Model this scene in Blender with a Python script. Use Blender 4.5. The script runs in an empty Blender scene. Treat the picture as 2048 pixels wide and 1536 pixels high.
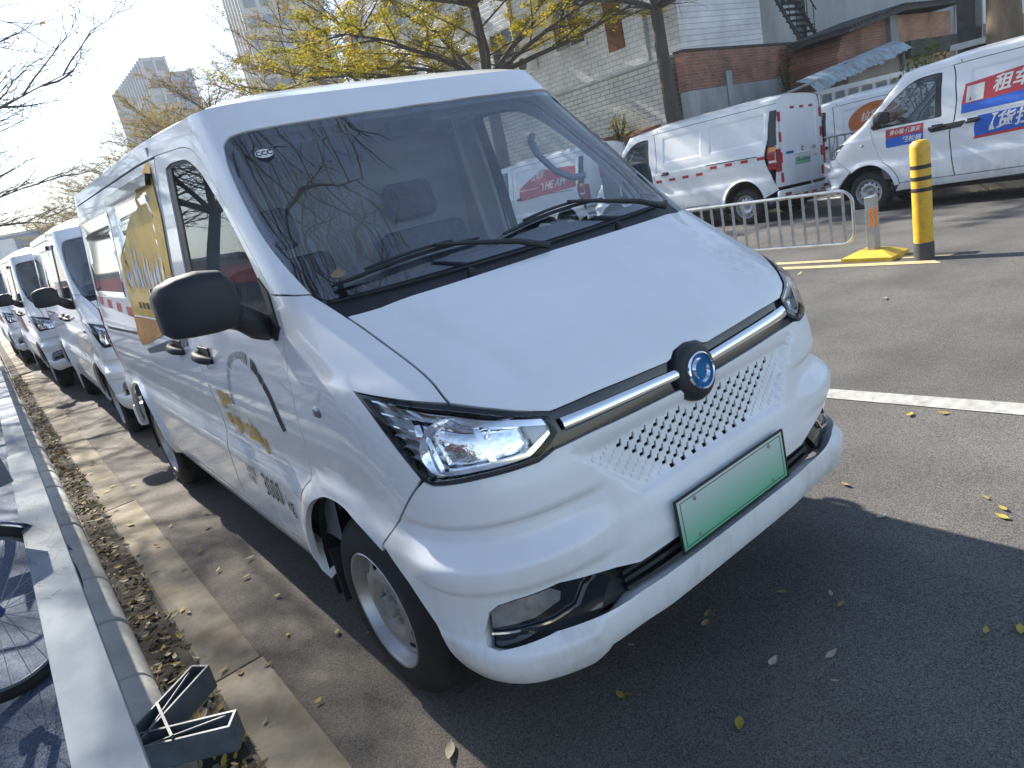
import bpy, bmesh, math, random
import numpy as np
from mathutils import Vector, Matrix, geometry
R = math.radians
SC = bpy.context.scene
COL = SC.collection
rng = random.Random(7)

# ------------------------------------------------------------------ camera
CAM_POS = (-1.402, -1.059, 1.467)
CAM_R = Vector((0.7623250, -0.6117587, -0.2112152)); CAM_U = Vector((0.3394792, 0.1001217, 0.9352698)); CAM_F = Vector((0.5510122, 0.7846827, -0.2840047))
cd = bpy.data.cameras.new('camera'); cd.sensor_width = 36; cd.sensor_fit = 'HORIZONTAL'; cd.lens = 24.3160
cd.clip_start = .02; cd.clip_end = 3000
cam = bpy.data.objects.new('camera', cd); COL.objects.link(cam); SC.camera = cam
cam.matrix_world = Matrix(((CAM_R.x, CAM_U.x, -CAM_F.x, CAM_POS[0]), (CAM_R.y, CAM_U.y, -CAM_F.y, CAM_POS[1]),
                           (CAM_R.z, CAM_U.z, -CAM_F.z, CAM_POS[2]), (0, 0, 0, 1)))
# ------------------------------------------------------------------ sky and sun
SUN_EL = 35.; SUN_AZ = -3.            # azimuth from +y towards +x
world = bpy.data.worlds.new('World'); SC.world = world; world.use_nodes = True
wn = world.node_tree.nodes; wl = world.node_tree.links
bg = wn['Background']
sky = wn.new('ShaderNodeTexSky'); sky.sky_type = 'NISHITA'; sky.sun_disc = False
sky.sun_elevation = R(SUN_EL); sky.sun_rotation = R(SUN_AZ)
sky.air_density = 1.0; sky.dust_density = .4; sky.ozone_density = 1.5; sky.altitude = 20
wl.new(sky.outputs[0], bg.inputs[0]); bg.inputs[1].default_value = .105
sd = bpy.data.lights.new('sun', 'SUN'); sd.energy = 5.0; sd.angle = R(.6); sd.color = (1, .93, .82)
sun = bpy.data.objects.new('sun', sd); COL.objects.link(sun)
ca, sa = math.cos(R(SUN_EL)), math.sin(R(SUN_EL))
sun.rotation_euler = (-Vector((math.sin(R(SUN_AZ))*ca, math.cos(R(SUN_AZ))*ca, sa))).to_track_quat('-Z', 'Y').to_euler()
sun.location = (0, 0, 30)
SC.view_settings.view_transform = 'Standard'; SC.view_settings.look = 'None'
SC.view_settings.exposure = 1.36; SC.view_settings.gamma = 1; SC.view_settings.use_curve_mapping = False
SC.cycles.max_bounces = 8; SC.cycles.transparent_max_bounces = 16
SC.cycles.caustics_reflective = False; SC.cycles.caustics_refractive = False

# ------------------------------------------------------------------ materials
MATS = {}
def mat(name, col, rough=.5, metal=0, coat=0, spec=.5, var=0, vscale=6., bump=0, bscale=60., col2=None, rvar=0, stretch=None, detail=4):
    m = bpy.data.materials.new(name); m.use_nodes = True; nt = m.node_tree; N = nt.nodes; L = nt.links
    b = N['Principled BSDF']; b.inputs['Base Color'].default_value = (*col, 1); b.inputs['Roughness'].default_value = rough
    b.inputs['Metallic'].default_value = metal; b.inputs['Coat Weight'].default_value = coat; b.inputs['Coat Roughness'].default_value = .04
    b.inputs['Specular IOR Level'].default_value = spec
    tc = N.new('ShaderNodeTexCoord'); mp = N.new('ShaderNodeMapping'); L.new(tc.outputs['Object'], mp.inputs[0])
    if stretch: mp.inputs['Scale'].default_value = stretch
    if var or col2:
        n = N.new('ShaderNodeTexNoise'); n.inputs['Scale'].default_value = vscale; n.inputs['Detail'].default_value = detail
        n.inputs['Roughness'].default_value = .65; L.new(mp.outputs[0], n.inputs['Vector'])
        r = N.new('ShaderNodeValToRGB'); L.new(n.outputs['Fac'], r.inputs[0])
        c2 = col2 if col2 else tuple(max(0, c*(1-var)) for c in col); c1 = col if col2 else tuple(min(1, c*(1+var*.6)) for c in col)
        r.color_ramp.elements[0].position = .32; r.color_ramp.elements[1].position = .68
        r.color_ramp.elements[0].color = (*c2, 1); r.color_ramp.elements[1].color = (*c1, 1)
        L.new(r.outputs[0], b.inputs['Base Color'])
        if rvar:
            mr = N.new('ShaderNodeMapRange'); mr.inputs[3].default_value = rough-rvar; mr.inputs[4].default_value = rough+rvar
            L.new(n.outputs['Fac'], mr.inputs[0]); L.new(mr.outputs[0], b.inputs['Roughness'])
    if bump:
        n2 = N.new('ShaderNodeTexNoise'); n2.inputs['Scale'].default_value = bscale; n2.inputs['Detail'].default_value = 5
        L.new(mp.outputs[0], n2.inputs['Vector'])
        bp = N.new('ShaderNodeBump'); bp.inputs['Strength'].default_value = bump; bp.inputs['Distance'].default_value = .01
        L.new(n2.outputs['Fac'], bp.inputs['Height']); L.new(bp.outputs[0], b.inputs['Normal'])
    MATS[name] = m; return m
def glass(name, tint, ior=1.6, rough=0.0, film=None):
    m = bpy.data.materials.new(name); m.use_nodes = True; nt = m.node_tree; N = nt.nodes; L = nt.links
    N.remove(N['Principled BSDF']); out = N['Material Output']
    t = N.new('ShaderNodeBsdfTransparent'); t.inputs[0].default_value = (*tint, 1)
    g = N.new('ShaderNodeBsdfGlossy'); g.inputs['Roughness'].default_value = rough
    fr = N.new('ShaderNodeFresnel'); ge = N.new('ShaderNodeNewGeometry'); e1 = N.new('ShaderNodeMath'); e1.operation = 'MULTIPLY_ADD'; e1.inputs[1].default_value = -2; e1.inputs[2].default_value = 1; L.new(ge.outputs['Backfacing'], e1.inputs[0]); e2 = N.new('ShaderNodeMath'); e2.operation = 'POWER'; e2.inputs[0].default_value = ior; L.new(e1.outputs[0], e2.inputs[1]); L.new(e2.outputs[0], fr.inputs[0])   # same reflectance from both sides of the sheet
    tc = N.new('ShaderNodeTexCoord'); n = N.new('ShaderNodeTexNoise'); n.inputs['Scale'].default_value = 9; n.inputs['Detail'].default_value = 6
    L.new(tc.outputs['Object'], n.inputs['Vector'])
    mx = N.new('ShaderNodeMixShader'); L.new(fr.outputs[0], mx.inputs[0]); L.new(t.outputs[0], mx.inputs[1]); L.new(g.outputs[0], mx.inputs[2])
    d = N.new('ShaderNodeBsdfDiffuse'); d.inputs[0].default_value = (.5, .52, .55, 1)
    mr = N.new('ShaderNodeMapRange'); mr.inputs[1].default_value = .45; mr.inputs[2].default_value = .8; mr.inputs[3].default_value = 0; mr.inputs[4].default_value = film or .03
    L.new(n.outputs['Fac'], mr.inputs[0])
    m2 = N.new('ShaderNodeMixShader'); L.new(mr.outputs[0], m2.inputs[0]); L.new(mx.outputs[0], m2.inputs[1]); L.new(d.outputs[0], m2.inputs[2])
    L.new(m2.outputs[0], out.inputs[0]); MATS[name] = m; return m

mat('paint_white', (.82, .83, .84), .32, coat=.7, var=.05, vscale=2.2, rvar=.06)
mat('paint_bumper', (.82, .83, .84), .40, coat=.35, var=.05, vscale=3, rvar=.05)
def road_film(name):                                        # dried splash and dust that clings low on the bodywork
    m = MATS[name]; N = m.node_tree.nodes; L = m.node_tree.links; b = N['Principled BSDF']; src = b.inputs['Base Color'].links[0].from_socket
    tc = N.new('ShaderNodeTexCoord'); sx = N.new('ShaderNodeSeparateXYZ'); L.new(tc.outputs['Object'], sx.inputs[0]); mr = N.new('ShaderNodeMapRange'); mr.interpolation_type = 'SMOOTHSTEP'
    mr.inputs[1].default_value = .75; mr.inputs[2].default_value = .22; mr.inputs[3].default_value = .06; mr.inputs[4].default_value = .75; L.new(sx.outputs[2], mr.inputs[0])
    mp = N.new('ShaderNodeMapping'); mp.inputs['Scale'].default_value = (1, 1, .45); L.new(tc.outputs['Object'], mp.inputs[0]); n = N.new('ShaderNodeTexNoise'); n.inputs['Scale'].default_value = 9; n.inputs['Detail'].default_value = 9; n.inputs['Roughness'].default_value = .7; L.new(mp.outputs[0], n.inputs['Vector'])
    r = N.new('ShaderNodeMapRange'); r.inputs[1].default_value = .45; r.inputs[2].default_value = .78; L.new(n.outputs['Fac'], r.inputs[0])
    mu = N.new('ShaderNodeMath'); mu.operation = 'MULTIPLY'; L.new(mr.outputs[0], mu.inputs[0]); L.new(r.outputs[0], mu.inputs[1])
    mx = N.new('ShaderNodeMix'); mx.data_type = 'RGBA'; L.new(mu.outputs[0], mx.inputs['Factor']); L.new(src, mx.inputs['A']); mx.inputs['B'].default_value = (.36, .31, .25, 1); L.new(mx.outputs['Result'], b.inputs['Base Color'])
road_film('paint_white'); road_film('paint_bumper')
mat('black_plastic', (.02, .022, .027), .55, var=.25, vscale=20, bump=.05, bscale=400)
mat('black_gloss', (.012, .014, .02), .18, coat=.5, var=.2, vscale=5)
mat('dark_void', (.008, .008, .009), .9, var=.3, vscale=8)
mat('chrome', (.86, .87, .88), .06, metal=1, var=.04, vscale=4)
mat('reflector', (.84, .86, .88), .10, metal=1, var=.08, vscale=14, bump=.22, bscale=45)
mat('film_glass', (.34, .37, .40), .06, metal=.7, coat=.6, var=.15, vscale=2)
mat('lamp_grey', (.34, .35, .37), .25, metal=.7, var=.3, vscale=10)
mat('rubber', (.017, .0175, .019), .75, var=.4, vscale=9, bump=.1, bscale=180)
mat('steel_rim', (.50, .50, .51), .38, metal=.75, var=.2, vscale=12, rvar=.1)
mat('hub_grey', (.30, .29, .27), .6, var=.3, vscale=30)
mat('interior_grey', (.14, .155, .18), .75, var=.2, vscale=6)
mat('interior_light', (.34, .37, .42), .8, var=.15, vscale=4)
mat('seat_fabric', (.08, .09, .12), .9, var=.3, vscale=25)
mat('emblem_blue', (.008, .14, .36), .5, spec=.2, var=.2, vscale=30)
mat('base_green', (.05, .12, .08), .5, var=.2, vscale=20)
mat('fog_grey', (.26, .27, .28), .18, metal=.3, coat=.6, var=.35, vscale=16)
mat('lamp_red', (.36, .015, .02), .18, coat=.6, var=.2, vscale=14)
mat('orange_lens', (.75, .28, .05), .2, coat=.5, var=.1, vscale=14)
mat('sticker_white', (.78, .78, .76), .5, var=.05, vscale=20)
mat('sticker_black', (.02, .02, .025), .6, var=.3, vscale=60)
mat('sticker_yellow', (.72, .42, .03), .45, var=.25, vscale=9)
mat('sticker_orange', (.62, .25, .02), .45, var=.2, vscale=9)
mat('sticker_red', (.50, .03, .04), .4, var=.2, vscale=40)
mat('plate_green', (.16, .48, .26), .45, var=.3, vscale=3)
def plate_print():                                          # white-to-green print of the plate
    m = MATS['plate_green']; N = m.node_tree.nodes; L = m.node_tree.links; b = N['Principled BSDF']; tc = N.new('ShaderNodeTexCoord'); sx = N.new('ShaderNodeSeparateXYZ'); L.new(tc.outputs['Generated'], sx.inputs[0])
    r = N.new('ShaderNodeValToRGB'); r.color_ramp.elements[0].color = (.13, .46, .25, 1); r.color_ramp.elements[1].color = (.60, .68, .64, 1); L.new(sx.outputs[2], r.inputs[0]); L.new(r.outputs[0], b.inputs['Base Color'])
plate_print()
glass('windscreen', (.84, .88, .92), 2.45, film=.09)
glass('side_glass', (.72, .78, .80), 1.75, film=.03)
glass('lamp_glass', (.95, .96, .97), 1.4, film=.03)

# ------------------------------------------------------------------ object helpers
def tag(o, label=None, cat=None, group=None, kind=None):
    if label: o['label'] = label
    if cat: o['category'] = cat
    if group: o['group'] = group
    if kind: o['kind'] = kind
    return o
def empty(name, loc=(0, 0, 0), rz=0):
    o = bpy.data.objects.new(name, None); COL.objects.link(o); o.location = loc; o.rotation_euler = (0, 0, rz); o.empty_display_size = .2; return o
def obj(name, me, parent=None):
    o = bpy.data.objects.new(name, me); COL.objects.link(o)
    if parent is not None: o.parent = parent
    return o
def mesh(name, V, F, m, parent=None, smooth=False, normals=None, mi=None):
    me = bpy.data.meshes.new(name); me.from_pydata([tuple(map(float, v)) for v in V], [], [tuple(map(int, f)) for f in F])
    for k in (m if isinstance(m, (list, tuple)) else [m]): me.materials.append(MATS[k])
    if mi is not None: me.polygons.foreach_set('material_index', mi)
    if smooth or normals is not None: me.polygons.foreach_set('use_smooth', [True]*len(me.polygons))
    me.update()
    if normals is not None: me.normals_split_custom_set_from_vertices([tuple(map(float, n)) for n in normals])
    return obj(name, me, parent)
def copy_tree(o, parent=None, skip=()):
    c = o.copy(); COL.objects.link(c); c.parent = parent
    for ch in list(o.children):
        if ch.name.split('.')[0] in skip: continue
        copy_tree(ch, c, skip)
    return c
class MB:
    def __init__(s): s.V = []; s.F = []
    def add(s, V, F):
        o = len(s.V); s.V += [tuple(v) for v in V]; s.F += [tuple(i+o for i in f) for f in F]; return s
    def box(s, x0, x1, y0, y1, z0, z1, M=None, bev=0):
        if bev:
            bm = bmesh.new(); bmesh.ops.create_cube(bm, size=1)
            bmesh.ops.scale(bm, vec=(x1-x0, y1-y0, z1-z0), verts=bm.verts)
            bmesh.ops.bevel(bm, geom=bm.edges[:], offset=bev, segments=2, affect='EDGES', profile=.5)
            c = Vector(((x0+x1)/2, (y0+y1)/2, (z0+z1)/2))
            V = [v.co+c for v in bm.verts]; bm.verts.index_update(); F = [[v.index for v in f.verts] for f in bm.faces]; bm.free()
        else:
            V = [Vector(q) for q in ((x0,y0,z0),(x1,y0,z0),(x1,y1,z0),(x0,y1,z0),(x0,y0,z1),(x1,y0,z1),(x1,y1,z1),(x0,y1,z1))]
            F = [(0,3,2,1),(4,5,6,7),(0,1,5,4),(1,2,6,5),(2,3,7,6),(3,0,4,7)]
        if M is not None: V = [M @ Vector(v) for v in V]
        return s.add(V, F)
    def tube(s, pts, r, n=8, cap=True, closed=False):
        pts = [Vector(q) for q in pts]; rs = r if isinstance(r, (list, tuple)) else [r]*len(pts)
        V = []; F = []; m = len(pts); up = None
        for i, q in enumerate(pts):
            a = pts[(i-1) % m] if (closed or i > 0) else q; b = pts[(i+1) % m] if (closed or i < m-1) else q
            t = (b-a).normalized() if (b-a).length > 1e-9 else Vector((0, 0, 1))
            if up is None or abs(up.dot(t)) > .98: up = Vector((0, 0, 1)) if abs(t.z) < .9 else Vector((1, 0, 0))
            x = t.cross(up).normalized(); y = x.cross(t).normalized(); up = y
            for k in range(n):
                an = 2*math.pi*k/n; V.append(q+(x*math.cos(an)+y*math.sin(an))*rs[i])
        for i in range(m if closed else m-1):
            j = (i+1) % m
            for k in range(n): F.append((i*n+k, i*n+(k+1) % n, j*n+(k+1) % n, j*n+k))
        if cap and not closed: F.append(tuple(range(n))[::-1]); F.append(tuple((m-1)*n+k for k in range(n)))
        return s.add(V, F)
    def lathe(s, prof, n=32, M=None, cap=False):   # prof: (r, h) around local z
        V = []; F = []; m = len(prof)
        for i in range(n):
            a = 2*math.pi*i/n
            for r, h in prof: V.append(Vector((r*math.cos(a), r*math.sin(a), h)))
        for i in range(n):
            j = (i+1) % n
            for k in range(m-1): F.append((i*m+k, j*m+k, j*m+k+1, i*m+k+1))
        if M is not None: V = [M @ v for v in V]
        return s.add(V, F)
    def prism(s, poly, h0, h1, M=None):             # poly in local xy, extruded in z
        n = len(poly); V = [Vector((x, y, h0)) for x, y in poly]+[Vector((x, y, h1)) for x, y in poly]
        F = [tuple(range(n))[::-1], tuple(range(n, 2*n))]+[(i, (i+1) % n, n+(i+1) % n, n+i) for i in range(n)]
        if M is not None: V = [M @ v for v in V]
        return s.add(V, F)
    def build(s, name, m, parent=None, smooth=False):
        o = mesh(name, s.V, s.F, m, parent, smooth=smooth)
        if smooth: o.data.set_sharp_from_angle(angle=R(38))
        return o
def frame(o, z, x=None):       # matrix with local z along z at o
    z = Vector(z).normalized(); x = Vector(x) if x is not None else (Vector((0, 0, 1)) if abs(z.z) < .9 else Vector((1, 0, 0)))
    x = (x-z*x.dot(z)).normalized(); y = z.cross(x)
    return Matrix(((x.x, y.x, z.x, o[0]), (x.y, y.y, z.y, o[1]), (x.z, y.z, z.z, o[2]), (0, 0, 0, 1)))
def text_mesh(s, size, shear=0, bold=.0):           # flat lettering as vertices and faces, centred, height about size
    cu = bpy.data.curves.new('lettering', 'FONT'); cu.body = s; cu.size = size; cu.shear = shear; cu.offset = bold; cu.resolution_u = 2
    cu.align_x = 'CENTER'; cu.align_y = 'CENTER'
    o = bpy.data.objects.new('lettering', cu); COL.objects.link(o)
    dg = bpy.context.evaluated_depsgraph_get(); me = bpy.data.meshes.new_from_object(o.evaluated_get(dg))
    V = [v.co.copy() for v in me.vertices]; F = [tuple(q.vertices) for q in me.polygons]
    bpy.data.objects.remove(o); bpy.data.curves.remove(cu); bpy.data.meshes.remove(me); return V, F

# ------------------------------------------------------------------ polygons on curved skins
def inside(P, poly):
    x, y = P[:, 0], P[:, 1]; c = np.zeros(len(P), bool); n = len(poly)
    for i in range(n):
        x1, y1 = poly[i]; x2, y2 = poly[(i+1) % n]
        if y1 == y2: continue
        k = ((y1 > y) != (y2 > y)) & (x < (x2-x1)*(y-y1)/(y2-y1)+x1); c ^= k
    return c
def resample(poly, step, closed=True):
    out = []; n = len(poly)
    for i in range(n if closed else n-1):
        a = np.array(poly[i], float); b = np.array(poly[(i+1) % n], float); k = max(1, int(np.ceil(np.hypot(*(b-a))/step)))
        out += [a+(b-a)*j/k for j in range(k)]
    if not closed: out.append(np.array(poly[-1], float))
    return np.array(out)
def smooth_poly(poly, closed=False, sub=4):          # Catmull-Rom through the points
    P = [np.array(q, float) for q in poly]; n = len(P); out = []
    for i in range(n if closed else n-1):
        p1, p2 = P[i], P[(i+1) % n]; p0 = P[(i-1) % n] if closed or i > 0 else p1; p3 = P[(i+2) % n] if closed or i < n-2 else p2
        for j in range(sub):
            t = j/sub; out.append(.5*((2*p1)+(p2-p0)*t+(2*p0-5*p1+4*p2-p3)*t*t+(3*p1-p0-3*p2+p3)*t**3))
    if not closed: out.append(P[-1])
    return [tuple(q) for q in out]
def inset(poly, d):
    P = np.array(poly, float); n = len(P)
    A = .5*np.sum(P[:, 0]*np.roll(P[:, 1], -1)-np.roll(P[:, 0], -1)*P[:, 1]); s = 1 if A > 0 else -1
    out = []
    for i in range(n):
        e1 = P[i]-P[i-1]; e2 = P[(i+1) % n]-P[i]; l1, l2 = np.hypot(*e1), np.hypot(*e2)
        if l1 < 1e-9 or l2 < 1e-9: out.append(P[i]); continue
        n1 = s*np.array([-e1[1], e1[0]])/l1; n2 = s*np.array([-e2[1], e2[0]])/l2; b = n1+n2; q = b@b
        out.append(P[i]+(b*2/q if q > .35 else (n1+n2)/2*1.5)*d)
    return [tuple(q) for q in out]
def panel(name, outline, fn, m, parent, holes=(), step=.03, rim=.012, gap=0, off=0., centre=(0, 2.2, .9), hrim=None):
    if gap: outline = inset(outline, gap)
    rings = [resample(outline, step)]+[resample(h, step) for h in holes]
    P = []; E = []
    for rg in rings:
        o = len(P); P += [tuple(q) for q in rg]; E += [(o+i, o+(i+1) % len(rg)) for i in range(len(rg))]
    nb = len(P); B = np.array(P)
    x0, z0 = rings[0].min(0); x1, z1 = rings[0].max(0)
    gx, gz = np.meshgrid(np.arange(x0+step*.5, x1, step), np.arange(z0+step*.5, z1, step)); G = np.stack([gx.ravel(), gz.ravel()], 1)
    if len(G):
        k = inside(G, rings[0])
        for h in rings[1:]: k &= ~inside(G, h)
        G = G[k]
        if len(G):
            d = np.min(np.hypot(G[:, None, 0]-B[None, :, 0], G[:, None, 1]-B[None, :, 1]), 1); G = G[d > step*.42]; P += [tuple(q) for q in G]
    r = geometry.delaunay_2d_cdt([Vector(q) for q in P], E, [], 0, 1e-7)
    UV = np.array([tuple(q) for q in r[0]]); T = np.array(r[2]); C = UV[T].mean(1)
    k = inside(C, rings[0])
    for h in rings[1:]: k &= ~inside(C, h)
    T = T[k]
    def ev(Q):
        e = 3e-4; p0 = fn(Q)
        a = fn(Q+[e, 0])-fn(Q-[e, 0]); b = fn(Q+[0, e])-fn(Q-[0, e]); n = np.cross(a, b); n /= np.maximum(np.linalg.norm(n, axis=1), 1e-12)[:, None]
        return p0, n
    p0, n = ev(UV)
    sgn = np.sign(np.sum(n*(p0-np.array(centre)), 1)); sgn[sgn == 0] = 1
    if np.mean(sgn) < 0: n = -n
    p0 = p0+n*off
    fnorm = np.cross(p0[T[:, 1]]-p0[T[:, 0]], p0[T[:, 2]]-p0[T[:, 0]])
    if np.sum(fnorm*n[T[:, 0]]) < 0: T = T[:, ::-1]
    V = list(p0); NN = list(n); F = [tuple(t) for t in T]
    rw = np.full(len(p0), rim, float)
    if hrim:
        for h_, rv in zip(rings[1:], hrim): c_ = h_.mean(0); rw[(np.abs(UV[:, None, :]-h_[None]).sum(2).min(1) < 1e-5)] = rv
    if rim:
        ec = {}
        for t in T:
            for i in range(3): ec[(t[i], t[(i+1) % 3])] = 1
        for (a, b) in list(ec):
            if (b, a) in ec: continue
            ra, rb = p0[a]-n[a]*rw[a], p0[b]-n[b]*rw[b]
            en = np.cross(p0[b]-p0[a], n[a]); en /= max(np.linalg.norm(en), 1e-12)
            o = len(V); V += [p0[a], p0[b], rb, ra]; NN += [en]*4; F.append((o+1, o, o+3, o+2))
    return mesh(name, V, F, m, parent, normals=NN)

# ------------------------------------------------------------------ the white van: body skin as a function of (u, z)
def tab(z, zs, vs):
    zs = np.asarray(zs, float); vs = np.asarray(vs, float); h = np.diff(zs); d = np.diff(vs)/h
    m = np.zeros(len(zs)); m[0] = d[0]; m[-1] = d[-1]
    for i in range(1, len(zs)-1):
        if d[i-1]*d[i] > 0:
            w1 = 2*h[i]+h[i-1]; w2 = h[i]+2*h[i-1]; m[i] = (w1+w2)/(w1/d[i-1]+w2/d[i])
    zc = np.clip(np.asarray(z, float), zs[0], zs[-1]); i = np.clip(np.searchsorted(zs, zc)-1, 0, len(zs)-2); t = (zc-zs[i])/h[i]
    return (1+2*t)*(1-t)**2*vs[i]+t*(1-t)**2*h[i]*m[i]+t*t*(3-2*t)*vs[i+1]+t*t*(t-1)*h[i]*m[i+1]
def sst(a, b, x):
    t = np.clip((x-a)/(b-a), 0, 1); return t*t*(3-2*t)
ZF = [.20, .28, .40, .52, .62, .75, .88, .955, .985, 1.02, 1.12, 1.20, 1.25, 1.50, 1.78, 1.90]   # nose line
YF = [.13, .06, .03, .035, .05, .07, .095, .125, .165, .225, .395, .53, .60, .845, 1.14, 1.26]
ZC = [.20, .60, .95, 1.25, 1.50, 1.80, 1.9]                                                        # where the flanks begin
YC = [.58, .64, .72, .96, 1.19, 1.46, 1.5]
ZW = [.18, .26, .32, .40, .50, .625, .665, .70, .74, .90, 1.06, 1.085, 1.16, 1.22, 1.50, 1.82, 1.90]  # half width
WW = [.735, .755, .780, .797, .803, .805, .799, .789, .787, .797, .802, .796, .791, .783, .745, .694, .675]
ZN = [.2, .6, .95, 1.25, 1.5, 1.8, 1.9]; NN_ = [4.2, 4.4, 4.6, 4.6, 4.6, 5.2, 5.2]
WHEEL_Y = (.775, 3.80); WHEEL_Z = .30; REAR_Y = 4.46
def skin0(Q):
    u = Q[:, 0]; z = Q[:, 1]
    yf = tab(z, ZF, YF); yc = tab(z, ZC, YC); w = tab(z, ZW, WW); n = tab(z, ZN, NN_)
    s = np.where(u < 0, -1., 1.); a = np.abs(u); ph = np.minimum(a, 1)*np.pi/2; d = yc-yf
    sn = np.sin(ph); cs = np.maximum(np.cos(ph), 1e-9)
    r = ((np.maximum(sn, 1e-9)/w)**n+(cs/d)**n)**(-1/n)
    x = r*sn; y = yc-r*cs+np.maximum(a-1, 0)
    x = x-.05*np.clip((y-(REAR_Y-.25))/.25, 0, 1)**3
    return np.stack([s*x, y, z+.014*np.maximum(y-.7, 0)+.03*sst(1.3, 2.3, y)*sst(1.62, 1.84, z)], 1), a
def bulge(P, a, z):
    x = np.abs(P[:, 0]); y = P[:, 1]; D = np.zeros(len(P))
    for wy in WHEEL_Y:                                        # wheel arch flares
        r = np.hypot(y-wy, P[:, 2]-WHEEL_Z)
        D += .020*(1-sst(.415, .47, r))*sst(.1, .3, P[:, 2])*np.where(a > .6, 1, 0)*sst(.50, .68, y)
    f = tab(z, [.28, .33, .40, .43, .455, .50, .565, .595, .636, .648, .695, .722, .736, .79, .84], [-.004, .006, .020, .020, .004, 0, .004, .022, .028, .020, -.014, -.014, .004, .005, 0])
    D += f*sst(.36, .48, a)*(1-sst(.70, .84, a))+.016*sst(.472, .500, a)*(1-sst(.62, .75, a))*(1-sst(.41, .432, z))*sst(.30, .34, z)              # bumper corners: upper wing, hollow, bulge, lip
    f2 = tab(z, [.30, .36, .42, .50, .56, .62, .66, .72], [0, .010, .012, 0, .010, .010, .004, 0])
    D += f2*(1-sst(.30, .46, a))
    lim = .475-(.835-z)*.92; d = np.minimum(np.minimum(.838-z, z-.652), (lim-x)*.8)
    D -= .018*sst(0, .030, d)                                # sunken perforated panel
    D += .007*np.exp(-((z-1.0)/.05)**2)*0
    # raised centre of the bonnet
    lx = .40+.18*(z-.95)/.27; D += .012*(1-sst(lx-.05, lx+.05, x))*sst(.975, 1.03, z)*(1-sst(1.20, 1.26, z))
    # pressed panels of the cargo flank
    for (y0, y1) in ((2.12, 2.98), (3.16, 4.26)):
        q = np.minimum(np.minimum(y-y0, y1-y), np.minimum(z-1.24, 1.70-z)); D -= .008*sst(0, .035, q)*np.where(a > 1, 1, 0)
    return D
def skin(Q):
    Q = np.asarray(Q, float); P, a = skin0(Q); e = 1e-3
    ta = skin0(Q+[e, 0])[0]-skin0(Q-[e, 0])[0]; tb = skin0(Q+[0, e])[0]-skin0(Q-[0, e])[0]
    n = np.cross(ta, tb); n /= np.maximum(np.linalg.norm(n, axis=1), 1e-12)[:, None]
    n = n*np.where(np.sum(n*(P-np.array([0, 2.2, .9])), 1) < 0, -1, 1)[:, None]
    return P+n*bulge(P, a, Q[:, 1])[:, None]
def uy(y, z):                                               # |u| of the point of the skin at depth y, height z
    yc = float(tab(z, ZC, YC))
    if y >= yc: return 1+y-yc
    lo, hi = .4, 1.
    for _ in range(40):
        m = (lo+hi)/2
        if skin0(np.array([[m, z]]))[0][0, 1] < y: lo = m
        else: hi = m
    return lo
def ux(x, z):
    lo, hi = 0., 1.
    for _ in range(40):
        m = (lo+hi)/2
        if skin0(np.array([[m, z]]))[0][0, 0] < x: lo = m
        else: hi = m
    return lo
def yz(pts): return [(uy(y, z), z) for y, z in pts]
def arc(cy, cz, r, a0, a1, n=24):
    return [(cy+r*math.cos(R(a0+(a1-a0)*i/n)), cz+r*math.sin(R(a0+(a1-a0)*i/n))) for i in range(n+1)]
def side(s, pts): return [(s*a, z) for a, z in pts]

# outlines on the right half, as (|u|, z)
HOODGAP = smooth_poly([(.727, 1.215), (.68, 1.15), (.638, 1.09), (.615, 1.054), (.602, 1.024), (.593, 1.007)])
HL_TOP = [(.593, 1.007), (.52, .975), (.438, .938)]
BAR_UP = [(.425, .937), (.338, .936), (.226, .930), (.09, .924)]
BAR_LO = [(.463, .860), (.372, .862), (.256, .857), (.09, .852)]
HEADL = [(.758, 1.055), (.704, 1.04), (.596, 1.005), (.52, .973), (.438, .937), (.431, .889), (.452, .868), (.488, .849), (.585, .851), (.67, .846), (.687, .857), (.716, .945)]
WS_SIDE = smooth_poly([(.720, 1.752), (.757, 1.745), (.779, 1.728), (.788, 1.705), (.803, 1.646), (.817, 1.539), (.813, 1.442), (.798, 1.362), (.775, 1.283)])
WS_TOP = [(0, 1.757), (.222, 1.755), (.382, 1.757), (.64, 1.754), (.720, 1.752)]
DOORGAP = smooth_poly([(.901, 1.292), (.891, 1.374), (.903, 1.517), (.914, 1.674), (.935, 1.722), (.985, 1.755), (1.10, 1.772), (1.42, 1.782)])
DOORLOW = [(.901, 1.292), (.93, 1.22), (.968, 1.165), (1.02, 1.11), (1.06, 1.079)]
DOOR_REAR = [(1.90, 1.782), (1.935, 1.59), (1.955, 1.34), (1.935, 1.10), (1.935, .385)]
WINDOW = smooth_poly([(1.36, 1.728), (1.26, 1.738), (1.08, 1.730), (1.005, 1.700), (.969, 1.66), (.944, 1.567), (.928, 1.441), (.934, 1.338), (.958, 1.25), (1.025, 1.185), (1.10, 1.172)])+yz([(1.45, 1.172), (1.765, 1.172), (1.785, 1.19)])
FOG_UP = [(.652, .528), (.630, .548), (.60, .556), (.525, .564), (.417, .532), (.36, .508), (.15, .506)]
FOG_LO = [(.15, .438), (.412, .438), (.552, .450), (.655, .436), (.676, .444), (.676, .47)]
BUMP_TOP = [(.08, .848), (.256, .853), (.372, .858), (.455, .857), (.488, .845), (.585, .847), (.67, .842), (.687, .853), (.716, .826), (.808, .726), (.905, .631)]
BUMP_ARCH = [(.888, .599), (.848, .547), (.817, .487), (.792, .442), (.783, .385), (.758, .34)]
BUMP_BOT = [(.70, .308), (.681, .297), (.645, .301), (.592, .318), (.532, .325), (.503, .346), (.426, .344), (.308, .342), (.1, .342)]

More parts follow.
